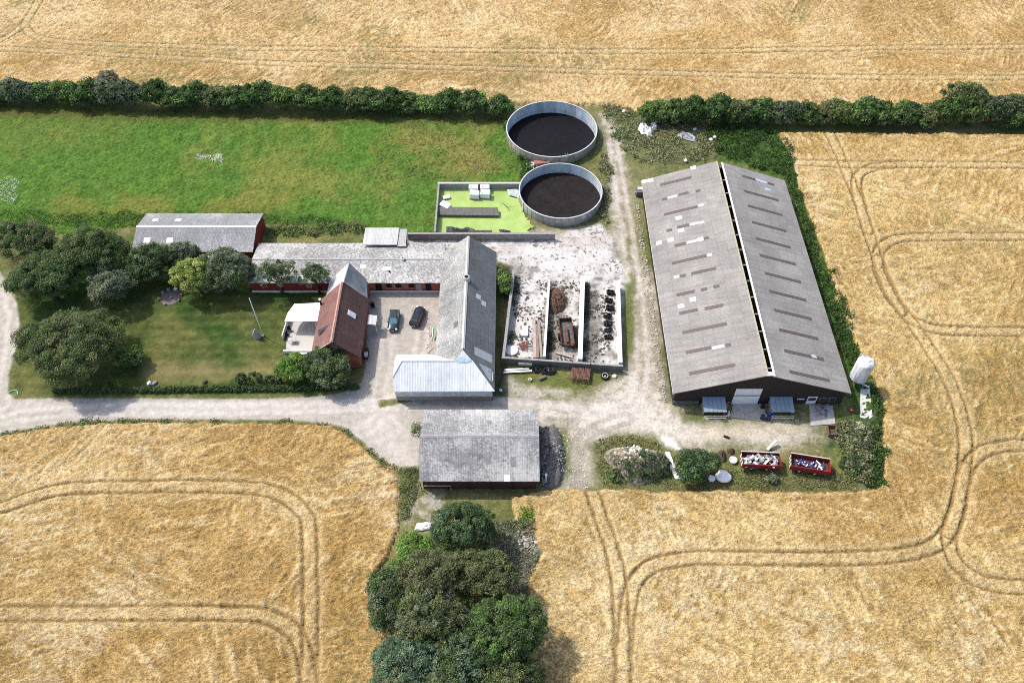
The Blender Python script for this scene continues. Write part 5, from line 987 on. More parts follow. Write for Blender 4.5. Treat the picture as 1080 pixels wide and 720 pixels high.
# ------------------------------------------------------------------ vehicles
def loft(secs, n=16, ex=3.2):
    """secs: (y, half width, z bottom, z top)"""
    m = MB(); vs = []
    for (y, w, z0, z1) in secs:
        for j in range(n):
            a = 2 * math.pi * (j + .5) / n; c, s = math.cos(a), math.sin(a); k = (abs(c) ** ex + abs(s) ** ex) ** (-1 / ex)
            vs.append((w * c * k, y, (z0 + z1) / 2 + (z1 - z0) / 2 * s * k))
    L_ = len(secs); fs = [(i * n + j, (i + 1) * n + j, (i + 1) * n + (j + 1) % n, i * n + (j + 1) % n) for i in range(L_ - 1) for j in range(n)] + [list(range(n)), list(range(L_ * n - 1, (L_ - 1) * n - 1, -1))]
    return m.add(vs, fs)
def car(name, px, py, rz, paint, glassm, label, est=False):
    p = P(px, py, .7); t = thing(name, label, 'car', (p.x, p.y, 0), rz, 'cars parked in the courtyard')
    obj('body', loft([(-2.16, .55, .42, .72), (-2.1, .76, .3, .92), (-1.8, .86, .24, 1.0), (-.8, .9, .22, .98), (.5, .9, .22, .97), (1.2, .88, .24, .92), (1.75, .83, .27, .82), (2.05, .7, .33, .72), (2.15, .5, .42, .62)]), paint, t, True, local=True)
    yb, yt0 = (-2.02, -1.75) if est else (-1.85, -1.35); m = MB()
    bot = [(-.8, yb), (.8, yb), (.8, .2), (.74, .95), (-.74, .95), (-.8, .2)]; top = [(-.62, yt0), (.62, yt0), (.64, -.2), (.58, .15), (-.58, .15), (-.64, -.2)]
    m.add([(x, y, .93) for x, y in bot] + [(x, y, 1.44) for x, y in top], [(i, (i + 1) % 6, (i + 1) % 6 + 6, i + 6) for i in range(6)] + [(6, 7, 8, 9, 10, 11)]); obj('window', m, glassm, t, local=True)
    rt = [(x * 1.02, y, 1.452 + .03 * (1 - abs(x) / .7)) for x, y in top]; obj('roof', MB().add([(x, y, 1.442) for x, y in top] + [(x * .75, y * .8 - .12, 1.5) for x, y in top], [(i, (i + 1) % 6, (i + 1) % 6 + 6, i + 6) for i in range(6)] + [(6, 7, 8, 9, 10, 11)]), paint, t, local=True)
    for i in range(6):
        if i in (0, 1, 2, 3, 4, 5): obj('pillar', MB().tube([(bot[i][0] * 1.005, bot[i][1], .93), (top[i][0] * 1.005, top[i][1], 1.45)], .05, 6), paint, t, local=True)
    for s in (-1, 1):
        obj('headlight', MB().rock((s * .62, 1.93, .7), (.2, .2, .1), n=8, rnd=random.Random(2)), plain('headlight_glass', (.75, .78, .8), .15, spec=.7), t, True, local=True)
        obj('tail_light', MB().obox((s * .7, -2.07, .82), (.26, .14, .2)), plain('tail_light_red', (.3, .012, .012), .3), t, bevel=.03, local=True)
        obj('mirror', MB().rock((s * .97, .62, 1.0), (.13, .08, .09), n=7, rnd=random.Random(1)), paint, t, True, local=True)
        for y in (-1.32, 1.3):
            w = obj('wheel', MB().lathe((0, 0, 0), [(.2, -.1), (.28, -.11), (.33, -.06), (.33, .06), (.28, .11), (.2, .1)], 20), BLACK, t, True, local=True); w.rotation_euler.y = math.pi / 2; w.location = (s * .8, y, .33)
            obj('rim', MB().lathe((0, 0, 0), [(0, -.08), (.2, -.09), (.2, .09), (0, .08)], 14), STEEL, w, local=True)
    for y, tl in ((-2.17, 0), (2.14, 0)): obj('number_plate', MB().obox((0, y, .55), (.5, .03, .12)), WHITE, t, local=True)
    return t
PT = lambda n, c: plain(n, c, .25, .35, var=.03, spec=.6)
car('hatchback_car', 415.2, 337.5, math.pi, PT('teal_paint', (.022, .036, .045)), plain('car_glass_blue', (.1, .2, .24), .08, spec=.8), 'dark teal car with its headlights towards the road, left of the two in the courtyard')
car('estate_car', 440.3, 333, -math.radians(13), PT('midnight_paint', (.016, .02, .03)), plain('car_glass_dark', (.02, .025, .03), .08, spec=.8), 'dark midnight-blue estate car parked askew nearest the long barn', True)

def trailer(px, py, rz, label, L_=5.5, back=RUST):
    p = P(px, py); t = thing('tipping_trailer', label, 'trailer', (p.x, p.y, 0), rz, 'red farm trailers below the big barn'); red = plain('trailer_red', (.21, .02, .024), .6, var=.25, scale=3); W_ = 2.2
    obj('floor', MB().box(-L_ / 2 + .08, L_ / 2 - .08, -W_ / 2 + .08, W_ / 2 - .08, .8, .88), plain('trailer_floor', (.07, .05, .045), .9), t, local=True)
    for y in (-W_ / 2, W_ / 2 - .06): obj('side_board', MB().box(-L_ / 2, L_ / 2, y, y + .06, .75, 1.75), red, t, local=True)
    for x in (-L_ / 2 + .005, L_ / 2 - .065): obj('end_board', MB().box(x, x + .06, -W_ / 2 + .065, W_ / 2 - .065, .75, 1.8), red, t, local=True)
    obj('top_rail', MB().box(-L_ / 2, L_ / 2, W_ / 2 - .1, W_ / 2 + .04, 1.752, 1.84), plain('pale_rail', (.52, .46, .42), .7), t, local=True)
    obj('top_rail', MB().box(-L_ / 2, L_ / 2, -W_ / 2 - .03, -W_ / 2 + .08, 1.752, 1.82), red, t, local=True)
    for k in range(3): obj('stripe_board', MB().box(-L_ / 2 - .04, -L_ / 2 - .005, -.9 + k * .65, -.6 + k * .65, .9, 1.85), WHITE, t, local=True)
    m = MB()
    for i in range(6): x = -L_ / 2 + .4 + i * (L_ - .8) / 5; m.box(x, x + .07, -W_ / 2 - .05, -W_ / 2 - .002, .75, 1.74)
    obj('side_post', m, red, t, local=True)
    obj('chassis', MB().box(-L_ / 2 + .3, L_ / 2 - .3, -.5, .5, .6, .74), BLACK, t, local=True); obj('drawbar', MB().tube([(L_ / 2 - .4, -.4, .65), (L_ / 2 + 1.0, 0, .5), (L_ / 2 - .4, .4, .65)], .06, 6), red, t, local=True)
    for x in (-1.3, .9):
        for y in (-.85, .85):
            w = obj('wheel', MB().lathe((0, 0, 0), [(.2, -.13), (.36, -.14), (.42, -.08), (.42, .08), (.36, .14), (.2, .13)], 18), BLACK, t, True, local=True); w.rotation_euler.x = math.pi / 2; w.location = (x, y, .42); obj('rim', MB().lathe((0, 0, 0), [(0, -.1), (.21, -.11), (.21, .11), (0, .1)], 12), OFFW, w, local=True)
    return t, p
t1, q1 = trailer(800, 490, -.05, 'red trailer heaped with white scrap, the left of the two beside the bush')
t2, q2 = trailer(851.5, 494, -.19, 'red trailer with a pale back rail and blue rubbish inside, right of the two')
def scrap(name, q, rz, rx, ry, z, n, pal, label, cat, seed, size=.5):
    r = random.Random(seed); g = [MB() for _ in pal]
    for i in range(n):
        a, b = r.uniform(-rx, rx), r.uniform(-ry, ry); x = q.x + a * math.cos(rz) - b * math.sin(rz); y = q.y + a * math.sin(rz) + b * math.cos(rz)
        g[r.randrange(len(pal))].obox((x, y, z + r.uniform(0, .5)), (size * r.uniform(.4, 3.0), size * r.uniform(.2, .7), size * r.uniform(.1, .5)), r.uniform(0, 6.3), r.uniform(-.3, .3), r.uniform(-.35, .35))
    o = thing(name, label, cat, (q.x, q.y, 0)); o['kind'] = 'stuff'
    for m, mt in zip(g, pal):
        if m.v: obj('scrap', m, mt, o)
    return o
BLU = plain('blue_plastic', (.03, .06, .3), .4); REDP = plain('red_plastic', (.4, .03, .04), .4)
scrap('scrap_load', q1, -.05, 2.4, .85, 1.1, 60, [OFFW, WHITE, CONC, plain('grey_brown_wood', (.25, .21, .18), .9), WOODL, plain('blue_grey_scrap', (.12, .14, .2), .6)], 'heap of white and grey scrap loaded in the left red trailer', 'scrap', 31)
scrap('rubbish_load', q2, -.19, 1.9, .45, .95, 40, [BLU, WHITE, WHITE, BLU, REDP, plain('lilac_sack', (.35, .35, .6), .5)], 'blue white and red rubbish lying in the right red trailer', 'rubbish', 32, .32)
a = P(818, 470, .4); single('timber_baulk', MB().obox((a.x - .6, a.y, .6), (2.0, .35, .35), .7, 0, -.35), OFFW, 'pale timber baulk sticking up behind the left red trailer', 'timber'); 
a = P(811, 480, .2); b = P(815, 495, .1); c = P(808, 492, .1)
single('iron_bar', MB().tube([P(807.5, 492.5, .25), P(816.5, 498.5, .1)], .05, 6), WOODL, 'thin pale pole lying in the grass in front of the left red trailer', 'pole')
heap(761, 481, .75, 1.0, .8, plain('dark_iron', (.07, .04, .033), .9, var=.5, scale=4), 'dark rusty heap of iron between the bush and the left red trailer', 'iron heap', 'iron_heap', 17); heap(771, 476, .6, .6, .5, plain('dark_iron', (.07, .04, .033), .9, var=.5, scale=4), 'small rusty heap behind the pale round trough', 'iron heap', 'iron_heap', 18)
p = P(773, 486); single('water_trough', MB().lathe((p.x, p.y, 0), [(.5, 0), (.58, .4), (.5, .42), (.42, .3), (0, .28)], 22), OFFW, 'pale round trough left of the red trailers', 'trough', smooth=True)
def bag(px, py, r, label, seed, h=.8):
    p = P(px, py); m = MB(); rr_ = random.Random(seed); m.rock((0, 0, h * .48), (r, r * .92, h * .55), n=14, rnd=rr_); m.v = [Vector((v.x, v.y, max(0, v.z))) + Vector((p.x, p.y, 0)) for v in m.v]; o = single('bulk_bag', m, WHITE, label, 'bulk bag', 'white bulk bags by the bush', smooth=True); s = o.modifiers.new('sub', 'SUBSURF'); s.levels = s.render_levels = 1
bag(762, 504, 1.15, 'large white bulk bag on the grass right of the round bush', 3, 1.0); bag(750, 505.5, .6, 'small white bulk bag half under the round bush', 5, .7)
p = P(769, 503); single('white_sack', MB().rock((p.x, p.y, .12), (.35, .2, .18)), WHITE, 'small white sack end right of the large bulk bag', 'sack', smooth=True)
tarp([(702, 476), (706, 477), (709, 486), (714, 492), (723, 501), (723, 505), (712, 505), (708, 497), (703, 488)], .08, .22, RWHITE, 'white_sheet', 'bent strip of white sheeting between the rubble mound and the round bush', 'plastic sheet', 41)
tarp([(437, 558), (440, 552), (450, 550), (457, 552), (454, 557), (445, 559)], .15, .3, RWHITE, 'white_sheet', 'white sheet on the ground beside the dark round tree of the wood', 'plastic sheet', 42)
mo, mp_ = heap(672, 490, 4.9, 3.2, 2.0, plain('rubble_soil', (.215, .185, .135), .95, var=.8, scale=1.4, bmp=.12), 'pale rubble and soil mound overgrown on its right side', 'rubble mound', 'rubble_mound', 7)
def greens(name, q, rx, ry, h, n, cols, label, seed, leaf=.3):
    rng = np.random.default_rng(seed); V, C = crown_arrays(rx, ry, h, n, .4, leaf, 30, cols, rng, -.2); V += np.array([q[0], q[1], 0.3]); k = V[..., 2].min(axis=1) > .02; o = link_mesh(name, quads_mesh(name, V[k], C[k] * 1.4), LEAF, None); return tag(o, label, 'bush')
p = P(679, 493); greens('bramble', p, 3.7, 2.2, 2.2, 170, G_GREY[:2] + G_DARK[:2], 'dark brambles growing over the right side of the rubble mound', 71)
p = P(668, 490); greens('mound_scrub', p, 4.2, 2.4, 1.7, 60, [(.15, .15, .07), (.12, .14, .055), (.18, .16, .09)], 'brown-green scrub covering the middle of the rubble mound', 75, .22)
p = P(662, 503); greens('bramble', p, 3.0, .9, .9, 50, G_DARK + NET, 'low green brambles along the front foot of the rubble mound', 72)
m = MB(); r = random.Random(19)
for i in range(70):
    q = P(663 + r.gauss(0, 8), 481 + r.gauss(0, 3.5)); e = math.hypot((q.x - mp_.x) / 4.9, (q.y - mp_.y) / 3.2); m.rock((q.x, q.y, max(.05, 2.0 * (1 - min(1, e) ** 1.8))), r.uniform(.1, .32), .65, 6, r)
o = single('rubble', m, plain('pale_mound_rubble', (.5, .47, .43), .9, var=.35), 'pale broken rubble on the upper left of the overgrown mound', 'rubble'); o['kind'] = 'stuff'
p = P(905, 462); greens('elder_bush', p, 1.8, 2.4, 1.6, 46, DRYW + G_GREY[:1], 'grey-green scrub in the weedy corner below the silo', 73)
p = P(897, 492); greens('elder_bush', p, 1.5, 1.8, 1.3, 30, G_DARK[:2] + DRYW[:1], 'darker scrub in the weedy corner right of the red trailers', 74)
gh_, gp_ = heap(578, 481, 2.6, 5.4, 1.8, plain('gravel_heap', (.15, .138, .13), .95, var=.7, scale=3.5, bmp=.25), 'dark grey gravel heap against the right end of the machine shed', 'gravel heap', 'gravel_heap', 11)
m = MB(); r = random.Random(23)
for i in range(380):
    a = r.uniform(0, 6.28); q = math.sqrt(r.random()); m.rock((gp_.x + 2.5 * q * math.cos(a), gp_.y + 5.3 * q * math.sin(a), 1.8 * (1 - q ** 1.8) + .02), r.uniform(.06, .2), .7, 6, r)
o = single('heap_stones', m, plain('grey_heap_stones', (.25, .235, .22), .9, var=.5), 'loose grey stones lying over the gravel heap by the machine shed', 'stones'); o['kind'] = 'stuff'
p = P(575.5, 508); t = thing('hand_pump', 'pale upright stand pipe on the gravel heap beside the machine shed', 'stand pipe', (p.x, p.y, .2)); obj('pipe', MB().tube([(0, 0, -.3), (0, 0, 1.7)], [.16, .12], 10), OFFW, t, local=True); obj('cap', MB().lathe((0, 0, 1.7), [(.2, 0), (.2, .12), (0, .2)], 12), WHITE, t, local=True); obj('foot', MB().obox((-.1, 0, 0), (.8, .5, .2)), STEEL, t, local=True)

# ------------------------------------------------------------------ silo, slab, calf shelters, odds and ends by the big barn
p = P(899.5, 404); t = thing('feed_silo', 'white cylindrical feed silo with grey streaks beside the big barn', 'silo', (p.x + .1, p.y - .3, 0)); m = MB()
m.lathe((0, 0, 0), [(.2, .6), (1.25, 1.9), (1.3, 2.1)], 28); obj('hopper', m, plain('dark_hopper', (.2, .2, .21), .6, .3), t, True, local=True)
sm, nt, b = base_mat('silo_skin'); v = objcoord(nt, (1, 1, .18)); c = mixc(nt, ramp(nt, noise(nt, v, 1.3, 5, .7, .5), [(.47, 0.0), (.6, .8)]), (.72, .73, .73), (.27, .27, .26)); nt.links.new(c, b.inputs['Base Color']); b.inputs['Roughness'].default_value = .5
obj('silo_body', MB().lathe((0, 0, 0), [(1.3, 2.1), (1.3, 5.6), (1.22, 5.85), (.95, 6.1), (.4, 6.3), (0, 6.35)], 28), sm, t, True, local=True)
obj('silo_lid', MB().lathe((.1, 0, 6.3), [(.35, 0), (.35, .14), (0, .2)], 16), WHITE, t, local=True)
for a in range(4): obj('leg', MB().tube([(1.25 * math.cos(a * 1.571 + .78), 1.25 * math.sin(a * 1.571 + .78), 0), (1.28 * math.cos(a * 1.571 + .78), 1.28 * math.sin(a * 1.571 + .78), 2.2)], .07, 8), STEEL, t, local=True)
m = MB(); m.tube([(1.38, -.1, 0.2), (1.38, -.1, 6.0)], .04, 6).tube([(1.38, .3, .2), (1.38, .3, 6.0)], .04, 6); obj('ladder', m, YELT, t, local=True); obj('fill_pipe', MB().tube([(-.5, 1.25, .3), (-.5, 1.4, 5.9), (-.1, .6, 6.5)], .09, 8), STEEL, t, local=True)
sl = tarp([(906, 388), (913, 386), (917, 404), (917, 410), (906, 404)], .06, .04, OFFW, 'white_sheet', 'white sheeting on the ground behind the silo', 'plastic sheet', 44)
p1, p2, p3, p4 = [P(*q) for q in ((907, 411), (917, 411), (920, 443), (907, 441))]
m = MB().prism([(q.x, q.y) for q in (p1, p2, p3, p4)], 0, .22); single('concrete_slab', m, plain('stained_slab', (.55, .53, .5), .85, var=.4, scale=1.2), 'stained white concrete slab on the ground right of the silo', 'slab')
m = MB().prism([tuple(P(*q)[:2]) for q in ((773, 426), (803, 426), (810, 439), (802, 444), (770, 440))], 0, .1); single('concrete_apron', m, plain('apron_concrete', (.36, .34, .31), .9, var=.2, scale=1.5), 'grey concrete apron before the white roller door of the big barn', 'apron')
m = MB().prism([tuple(P(*q)[:2]) for q in ((853, 427), (878, 428), (881, 447), (855, 449))], 0, .1); single('concrete_apron', m, plain('apron_concrete2', (.38, .355, .34), .9, var=.2, scale=1.5), 'grey concrete apron strewn with junk at the right corner of the big barn', 'apron')
def hutch(x0, x1, label):
    a = P(x0, 439); b = P(x1, 439); w = b.x - a.x; t = thing('calf_shelter', label, 'calf shelter', ((a.x + b.x) / 2, a.y + 1.0, 0), 0, 'calf shelters before the big barn')
    obj('roof', MB().panel([(-w / 2 - .1, -1.1, 1.35), (w / 2 + .1, -1.1, 1.35), (w / 2 + .1, 1.3, 1.85), (-w / 2 - .1, 1.3, 1.85)], .08), BLUE_R, t, local=True)
    for q in (-w / 2, w / 2 - .06): obj('side_wall', MB().box(q, q + .06, -.8, 1.2, 0, 1.3), STEEL, t, local=True)
    obj('back_wall', MB().box(-w / 2 + .07, w / 2 - .07, 1.14, 1.2, 0, 1.7), DARK, t, local=True); obj('gate', MB().tube([(-w / 2, -1.6, .9), (w / 2, -1.6, .9)], .04, 6).tube([(-w / 2, -1.6, .45), (w / 2, -1.6, .45)], .04, 6).tube([(-w / 2, -1.6, 0), (-w / 2, -1.6, 1.0)], .04, 6).tube([(w / 2, -1.6, 0), (w / 2, -1.6, 1.0)], .04, 6), OFFW, t, local=True)
    m = MB()
    for i in range(1, 5): q = -w / 2 + i * w / 5; m.panel([(q, -1.1, 1.39), (q + .05, -1.1, 1.39), (q + .05, 1.3, 1.89), (q, 1.3, 1.89)], .03)
    obj('roof_rib', m, plain('rib_blue', (.17, .22, .28), .5), t, local=True); return t
hutch(741.5, 764, 'blue roofed calf shelter left of the white roller door'); hutch(812.5, 835, 'blue roofed calf shelter right of the white roller door')
DRUM = [(0, 0), (.29, 0), (.29, .28), (.31, .3), (.29, .32), (.29, .58), (.31, .6), (.29, .62), (.29, .86), (0, .86)]
for (px, py, mt, lab) in ((803.5, 441.5, plain('navy_plastic', (.02, .03, .07), .4), 'dark blue drum, left one of the two before the right calf shelter'), (809.5, 442.5, plain('navy_plastic', (.02, .03, .07), .4), 'dark blue drum, right one of the two before the right calf shelter'), (803.7, 430, BLACK, 'black tub standing between the roller door and the right calf shelter')):
    p = P(px, py); single('drum', MB().lathe((p.x, p.y, .05), DRUM, 16), mt, lab, 'drum', 'drums by the big barn')
scrap('calf_buckets', P(766, 430), 0, .35, 1.1, .1, 14, [BLU, REDP, plain('pink_plastic', (.5, .2, .28), .5), WHITE], 'small jumble of blue and red buckets beside the left calf shelter', 'buckets', 51, .3)
scrap('pink_rubbish', P(764.5, 438), 0, .6, .25, .1, 8, [REDP, plain('pink_plastic', (.5, .2, .28), .5), WHITE], 'red and pink rubbish at the front corner of the left calf shelter', 'rubbish', 52, .3)
scrap('blue_rubbish', P(866, 434), 0, 1.3, .9, .15, 16, [plain('steel_blue', (.08, .12, .2), .5), plain('dull_red', (.3, .1, .09), .7), CONC, plain('steel_blue', (.08, .12, .2), .5)], 'red and blue junk on the right hand apron', 'junk', 53, .35)
scrap('white_rubbish', P(810.5, 437), 0, .6, .5, .1, 7, [WHITE, BLU], 'white and blue sacks beside the right calf shelter', 'sacks', 54, .3)
p = P(897.5, 433); t = thing('hose_reel', 'red and white coiled hose on the soil below the silo', 'hose reel', (p.x, p.y, .08)); obj('reel', MB().lathe((0, 0, 0), [(.3, 0), (.42, .1), (.42, .22), (.3, .3), (.22, .2), (.3, 0)], 18), REDP, t, True, local=True); obj('hub', MB().lathe((0, 0, .1), [(0, .1), (.14, .1), (.16, 0)], 10), OFFW, t, local=True)
p = P(876.5, 456); t = thing('wooden_crate', 'open brown wooden crate in the grass at the right corner of the yard', 'crate', (p.x, p.y, 0), -.1)
for (x, y, w, d) in ((-.6, 0, .06, 1.6), (.6, 0, .06, 1.6), (0, -.8, 1.26, .06), (0, .8, 1.26, .06)): obj('side_board', MB().obox((x, y, .42), (w, d, .8)), plain('crate_wood', (.17, .1, .075), .9), t, local=True)
obj('floor', MB().box(-.55, .55, -.75, .75, .03, .1), plain('crate_floor', (.1, .07, .06), .9), t, local=True)
p = P(673.5, 205); t = thing('milk_cooler', 'small grey machine against the far left corner of the big barn', 'machine', (p.x, p.y, 0)); obj('housing', MB().obox((0, 0, .6), (1.2, 1.6, 1.1)), plain('dark_housing', (.12, .12, .12), .6), t, bevel=.08, local=True); obj('lid', MB().obox((.2, .3, 1.2), (.9, .7, .12)), WHITE, t, bevel=.03, local=True); obj('pipe', MB().tube([(-.7, 0, .2), (-.8, -.4, 1.0), (-.4, -.8, .9)], .08, 8), STEEL, t, local=True)
# pale stones along the left wall of the big barn: a strip of rubble
m = MB(); r = random.Random(21)
for i in range(300):
    f = r.random(); x = 23.75 - abs(r.gauss(0, .55)); y = 73 + f * 46; m.rock((x, y, .05), r.uniform(.05, .2) * (1.5 if r.random() < .08 else 1), .6, 6, r)
o = single('rubble', m, plain('chalk_rubble', (.36, .335, .3), .9, var=.3), 'strip of pale stones along the left wall of the big barn', 'rubble'); o['kind'] = 'stuff'
m = MB()
for i in range(60): q = P(453 + r.gauss(0, 1.5), 362 + r.uniform(-17, 10)); m.rock((min(q.x, -12.0), q.y, .05), r.uniform(.06, .22), .6, 6, r)
o = single('rubble', m, plain('pale_rubble', (.45, .42, .38), .9, var=.3), 'pale stones heaped along the courtyard wall of the long barn', 'rubble'); o['kind'] = 'stuff'
p = P(455, 352); t = thing('garden_hose_stand', 'green and white board leaning on the courtyard wall of the long barn', 'board', (-12.75, p.y, 0)); obj('board', MB().obox((0, 0, .8), (.35, 2.6, .1), 0, .25), plain('mint_paint', (.2, .42, .26), .6), t, local=True); obj('strip', MB().obox((-.1, -.3, .88), (.1, 1.6, .05), 0, .25), WHITE, t, local=True)

# ------------------------------------------------------------------ lawn and courtyard furniture
p = P(277.5, 354.5); t = thing('flagpole', 'tall bare white flagpole on the lawn', 'flagpole', (p.x, p.y, 0)); obj('pole', MB().tube([(0, 0, 0), (0, 0, 9.1)], [.085, .05], 12), WHITE, t, True, local=True); obj('finial', MB().rock((0, 0, 9.15), .1, 1, rnd=random.Random(1)), WHITE, t, True, local=True); obj('footing', MB().obox((0, 0, .12), (.4, .4, .3)), CONC, t, local=True)
p = P(271.5, 356); m = MB(); r = random.Random(6); prof = [(.0, .62, .42), (.5, .68, .4), (1.1, .52, .33), (1.7, .3, .22), (2.1, .1, .1)]; n = 10; vs = []
for z, a, b in prof:
    for j in range(n): th = 2 * math.pi * j / n; k = 1 + r.uniform(-.1, .1); vs.append((p.x + a * math.cos(th) * k, p.y + b * math.sin(th) * k, z))
m.add(vs, [(i * n + j, i * n + (j + 1) % n, (i + 1) * n + (j + 1) % n, (i + 1) * n + j) for i in range(4) for j in range(n)] + [list(range(4 * n, 5 * n))])
single('standing_stone', m, plain('grey_granite', (.33, .31, .3), .85, var=.25, scale=4), 'pointed grey standing stone at the foot of the flagpole', 'standing stone')
p = P(180, 313.5); m = MB(); m.lathe((p.x, p.y, .02), [(0, .08), (1.0, .1), (1.75, .03), (1.8, -.1)], 24); single('fire_pit', m, plain('ash_bed', (.16, .13, .125), .95, var=.35, scale=3), 'round ash bed of the fire pit on the lawn', 'fire pit')
STN = plain('pale_boulder', (.27, .25, .235), .85, var=.2)
for i, (a, w) in enumerate(((75, 'palest boulder at the back'), (115, 'boulder at the back left'), (150, 'boulder on the left, towards the back'), (195, 'boulder at the far left'), (255, 'boulder at the front'), (335, 'boulder at the right front'), (15, 'boulder on the right side'))):
    a = math.radians(a); x, y = p.x + 1.8 * math.cos(a), p.y + 1.8 * math.sin(a); single('boulder', MB().rock((x, y, .22), (.33, .3, .27) if i < 4 else (.24, .2, .18), rnd=random.Random(i)), WHITE if i == 0 else STN, w + ' of the fire pit ring', 'boulder', 'boulders round the fire pit', True)
p = P(181, 314.5); single('fire_stone', MB().rock((p.x, p.y, .2), (.3, .25, .2), rnd=random.Random(33)), STN, 'single stone in the middle of the fire pit', 'stone', smooth=True)
p = P(158, 405); single('boulder', MB().rock((p.x, p.y, .2), (.4, .34, .32), rnd=random.Random(41)), WHITE, 'white boulder on the lawn near the clipped hedge, left of its pair', 'boulder', 'pale boulders by the clipped hedge', True)
p = P(163, 404.5); single('boulder', MB().rock((p.x, p.y, .15), (.55, .3, .25), rnd=random.Random(42)), STN, 'greyer flat boulder on the lawn near the clipped hedge, right of its pair', 'boulder', 'pale boulders by the clipped hedge', True)
p = P(216, 403); single('tree_stump', MB().rock((p.x, p.y, .15), (.4, .35, .25), rnd=random.Random(43)), BARK, 'dark low stump on the lawn near the clipped hedge', 'stump', smooth=True)
p = P(15, 413.5); single('hose', MB().tube([(p.x - .8, p.y - .1, .08), (p.x - .2, p.y + .35, .08), (p.x + .4, p.y + .2, .08), (p.x + .8, p.y - .4, .08)], .07, 6), plain('light_blue_hose', (.15, .5, .6), .5), 'light blue hose end on the verge by the bend of the lane', 'hose')
def bin_(px, py, rz, lab, lid):
    p = P(px, py); t = thing('wheelie_bin', lab, 'wheelie bin', (p.x, p.y, 0), rz, 'wheelie bins by the house corner')
    m = MB(); m.add([(-.24, -.28, .1), (.24, -.28, .1), (.24, .28, .1), (-.24, .28, .1), (-.3, -.36, 1.0), (.3, -.36, 1.0), (.3, .36, 1.0), (-.3, .36, 1.0)], [(0, 3, 2, 1), (4, 5, 6, 7), (0, 1, 5, 4), (1, 2, 6, 5), (2, 3, 7, 6), (3, 0, 4, 7)])
    obj('bin_body', m, plain('bin_black', (.02, .022, .022), .5), t, local=True); obj('lid', MB().obox((0, 0, 1.05), (.64, .76, .07), 0, .06), lid, t, bevel=.02, local=True)
    for a in (-.26, .26): w = obj('wheel', MB().lathe((0, 0, 0), [(0, -.04), (.12, -.04), (.12, .04), (0, .04)], 12), BLACK, t, local=True); w.rotation_euler.y = math.pi / 2; w.location = (a, .3, .12)
    obj('label_plate', MB().obox((0, -.345, .7), (.3, .02, .2), 0, .09), WHITE, t, local=True)
bin_(387.5, 373.2, .1, 'black wheelie bin nearer the house porch', plain('bin_black', (.02, .022, .022), .5)); bin_(387, 377.5, .1, 'black wheelie bin with pale lid by the front corner of the house', plain('bin_pale', (.5, .5, .5), .5))
p = P(393.5, 323.5); t = thing('plant_tub', 'dark planted tub at the house wall above the porch', 'plant tub', (p.x, p.y, 0)); obj('tub', MB().lathe((0, 0, 0), [(.25, 0), (.36, .5), (.3, .5), (.28, .42)], 14), BLACK, t, local=True)
V, C = crown_arrays(.35, .35, .35, 14, .16, .14, 22, G_DARK, np.random.default_rng(4), -.3); V[..., 2] += .7; link_mesh('plant', quads_mesh('plant', V, C), LEAF, t)
# pallets and pale junk behind the big barn
for i, (px, py, s, lab) in enumerate(((678, 137, 1.2, 'large white plastic bale at the hedge behind the tanks, left of three'), (684, 141, .9, 'white crumpled plastic bale in front of the other two at the hedge'), (689, 134.5, .8, 'white plastic bale closest to the hedge, right of three'))):
    tarp([(px - 4 * s, py), (px - 3 * s, py - 4 * s), (px + 2 * s, py - 5 * s), (px + 5 * s, py - 2 * s), (px + 4 * s, py + 3 * s), (px - 1 * s, py + 4 * s)], .2, 1.1, RWHITE, 'plastic_bale', lab, 'plastic bale', 60 + i)
tarp([(714, 143), (718, 139), (728, 142), (735, 147), (733, 150), (722, 147)], .2, .6, plain('grey_sheet', (.3, .31, .34), .6), 'grey_sheet', 'grey plastic sheet among the weeds behind the big barn', 'plastic sheet', 65)
for i, (px, py, lab) in enumerate(((732.5, 138, 'small white stone nearest the hedge behind the big barn'), (749.5, 149, 'larger of the pale stones at the weedy edge behind the big barn'), (753.5, 146.5, 'smaller pale stone right of the larger one behind the big barn'), (658, 119, 'pale stone by the left end of the right hedgerow'), (723, 171, 'pale stone at the far gable of the big barn'))):
    p = P(px, py); single('stone', MB().rock((p.x, p.y, .35), .42, rnd=random.Random(80 + i)), OFFW, lab, 'stone', 'pale stones behind the big barn', True)
p = P(701, 131); single('gate_board', MB().obox((p.x, p.y, 1.0), (.5, .12, 2.0), .2), WOODL, 'upright pale board in front of the right hedgerow', 'board')
p = P(766, 461); single('rubber_boot', MB().obox((p.x, p.y, .14), (.9, .3, .24), -.4), BLACK, 'small dark block lying on the gravel of the yard', 'block', bevel=.05)
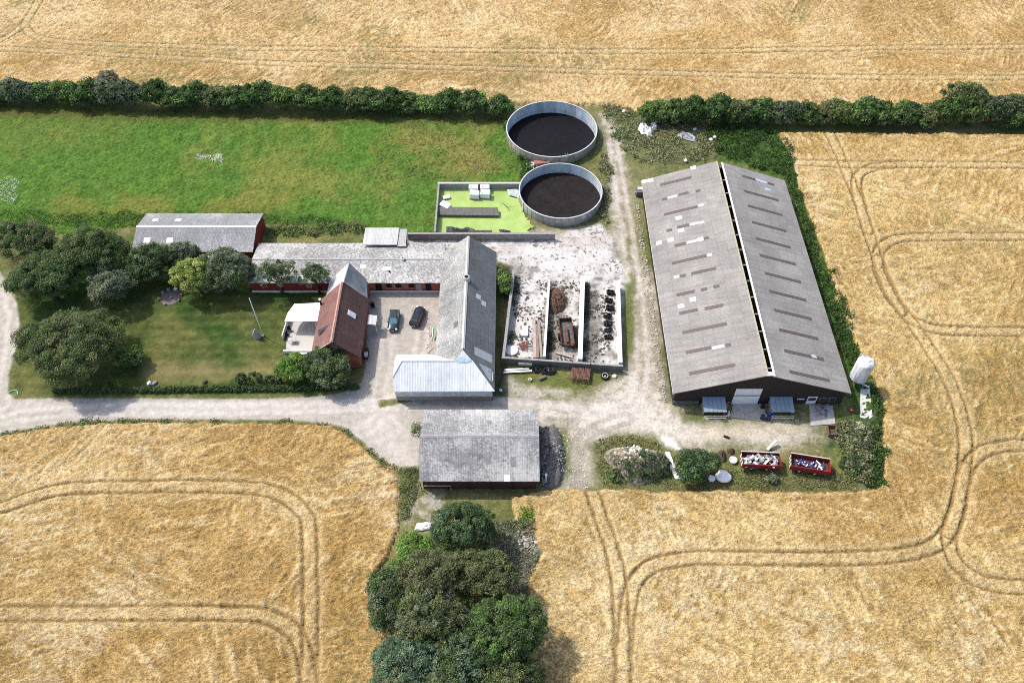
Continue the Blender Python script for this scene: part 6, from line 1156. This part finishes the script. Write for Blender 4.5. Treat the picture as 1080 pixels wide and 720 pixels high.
# loose pale debris over the weedy ground right of the wood
sticks('branch_pile', (P(540, 600).x, P(540, 600).y), 2.6, 4.0, .2, 90, plain('grey_twigs', (.22, .19, .18), .9, var=.4), 'grey dead branches on the ground right of the wood', 'branches', 61, 1.5, .04)
m = MB(); r = random.Random(77)
for i in range(60): q = P(553 + r.gauss(0, 7), 571 + r.gauss(0, 7)); m.rock((q.x, q.y, ZAT(q.x, q.y) + .05), r.uniform(.08, .3), .6, 6, r)
o = single('rubble', m, plain('pinkish_rubble', (.5, .45, .42), .9, var=.3), 'pale rubble spilled on the ground right of the small wood', 'rubble'); o['kind'] = 'stuff'
m = MB()
for i in range(120): q = P(596 + r.uniform(-16, 24), 484 + r.uniform(-30, 30)); m.rock((q.x, q.y, ZAT(q.x, q.y) + .02), r.uniform(.05, .16), .6, 6, r)
o = single('loose_stones', m, plain('track_stones', (.48, .44, .4), .9, var=.3), 'loose stones on the track beside the machine shed', 'stones'); o['kind'] = 'stuff'

# ------------------------------------------------------------------ light, sky, camera
SE = math.radians(52); to_sun = Vector((-math.cos(SE) * .86, math.cos(SE) * .51, math.sin(SE)))
sun = bpy.data.lights.new('sun', 'SUN'); sun.energy = 2.7; sun.angle = math.radians(1.6); sun.color = (1, .955, .89); so = bpy.data.objects.new('sun', sun); COL.objects.link(so); so.rotation_euler = to_sun.to_track_quat('Z', 'Y').to_euler()
wd = bpy.data.worlds.new('World'); SC.world = wd; wd.use_nodes = True; nt = wd.node_tree; bg = nt.nodes['Background']; bg.inputs['Strength'].default_value = .15
sky = nt.nodes.new('ShaderNodeTexSky'); sky.sky_type = 'NISHITA'; sky.sun_disc = False; sky.sun_elevation = SE; sky.sun_rotation = math.atan2(to_sun.x, to_sun.y); sky.dust_density = 3.0; nt.links.new(sky.outputs[0], bg.inputs['Color'])
cam = bpy.data.cameras.new('camera'); cam.sensor_fit = 'HORIZONTAL'; cam.angle = 2 * math.atan(540 / FOC); cam.clip_start = .5; cam.clip_end = 6000
co = bpy.data.objects.new('camera', cam); COL.objects.link(co); co.location = (0, 0, CAMH); co.rotation_euler = (math.pi / 2 - PITCH, 0, 0); SC.camera = co
vs = SC.view_settings; vs.view_transform = 'Standard'; vs.look = 'None'; vs.exposure = 0.68; vs.gamma = 1.0; vs.use_curve_mapping = False
SC.render.engine = 'CYCLES'; SC.cycles.max_bounces = 6; SC.cycles.use_denoising = False; SC.cycles.filter_width = .95
SC.render.resolution_x, SC.render.resolution_y = 1024, 682
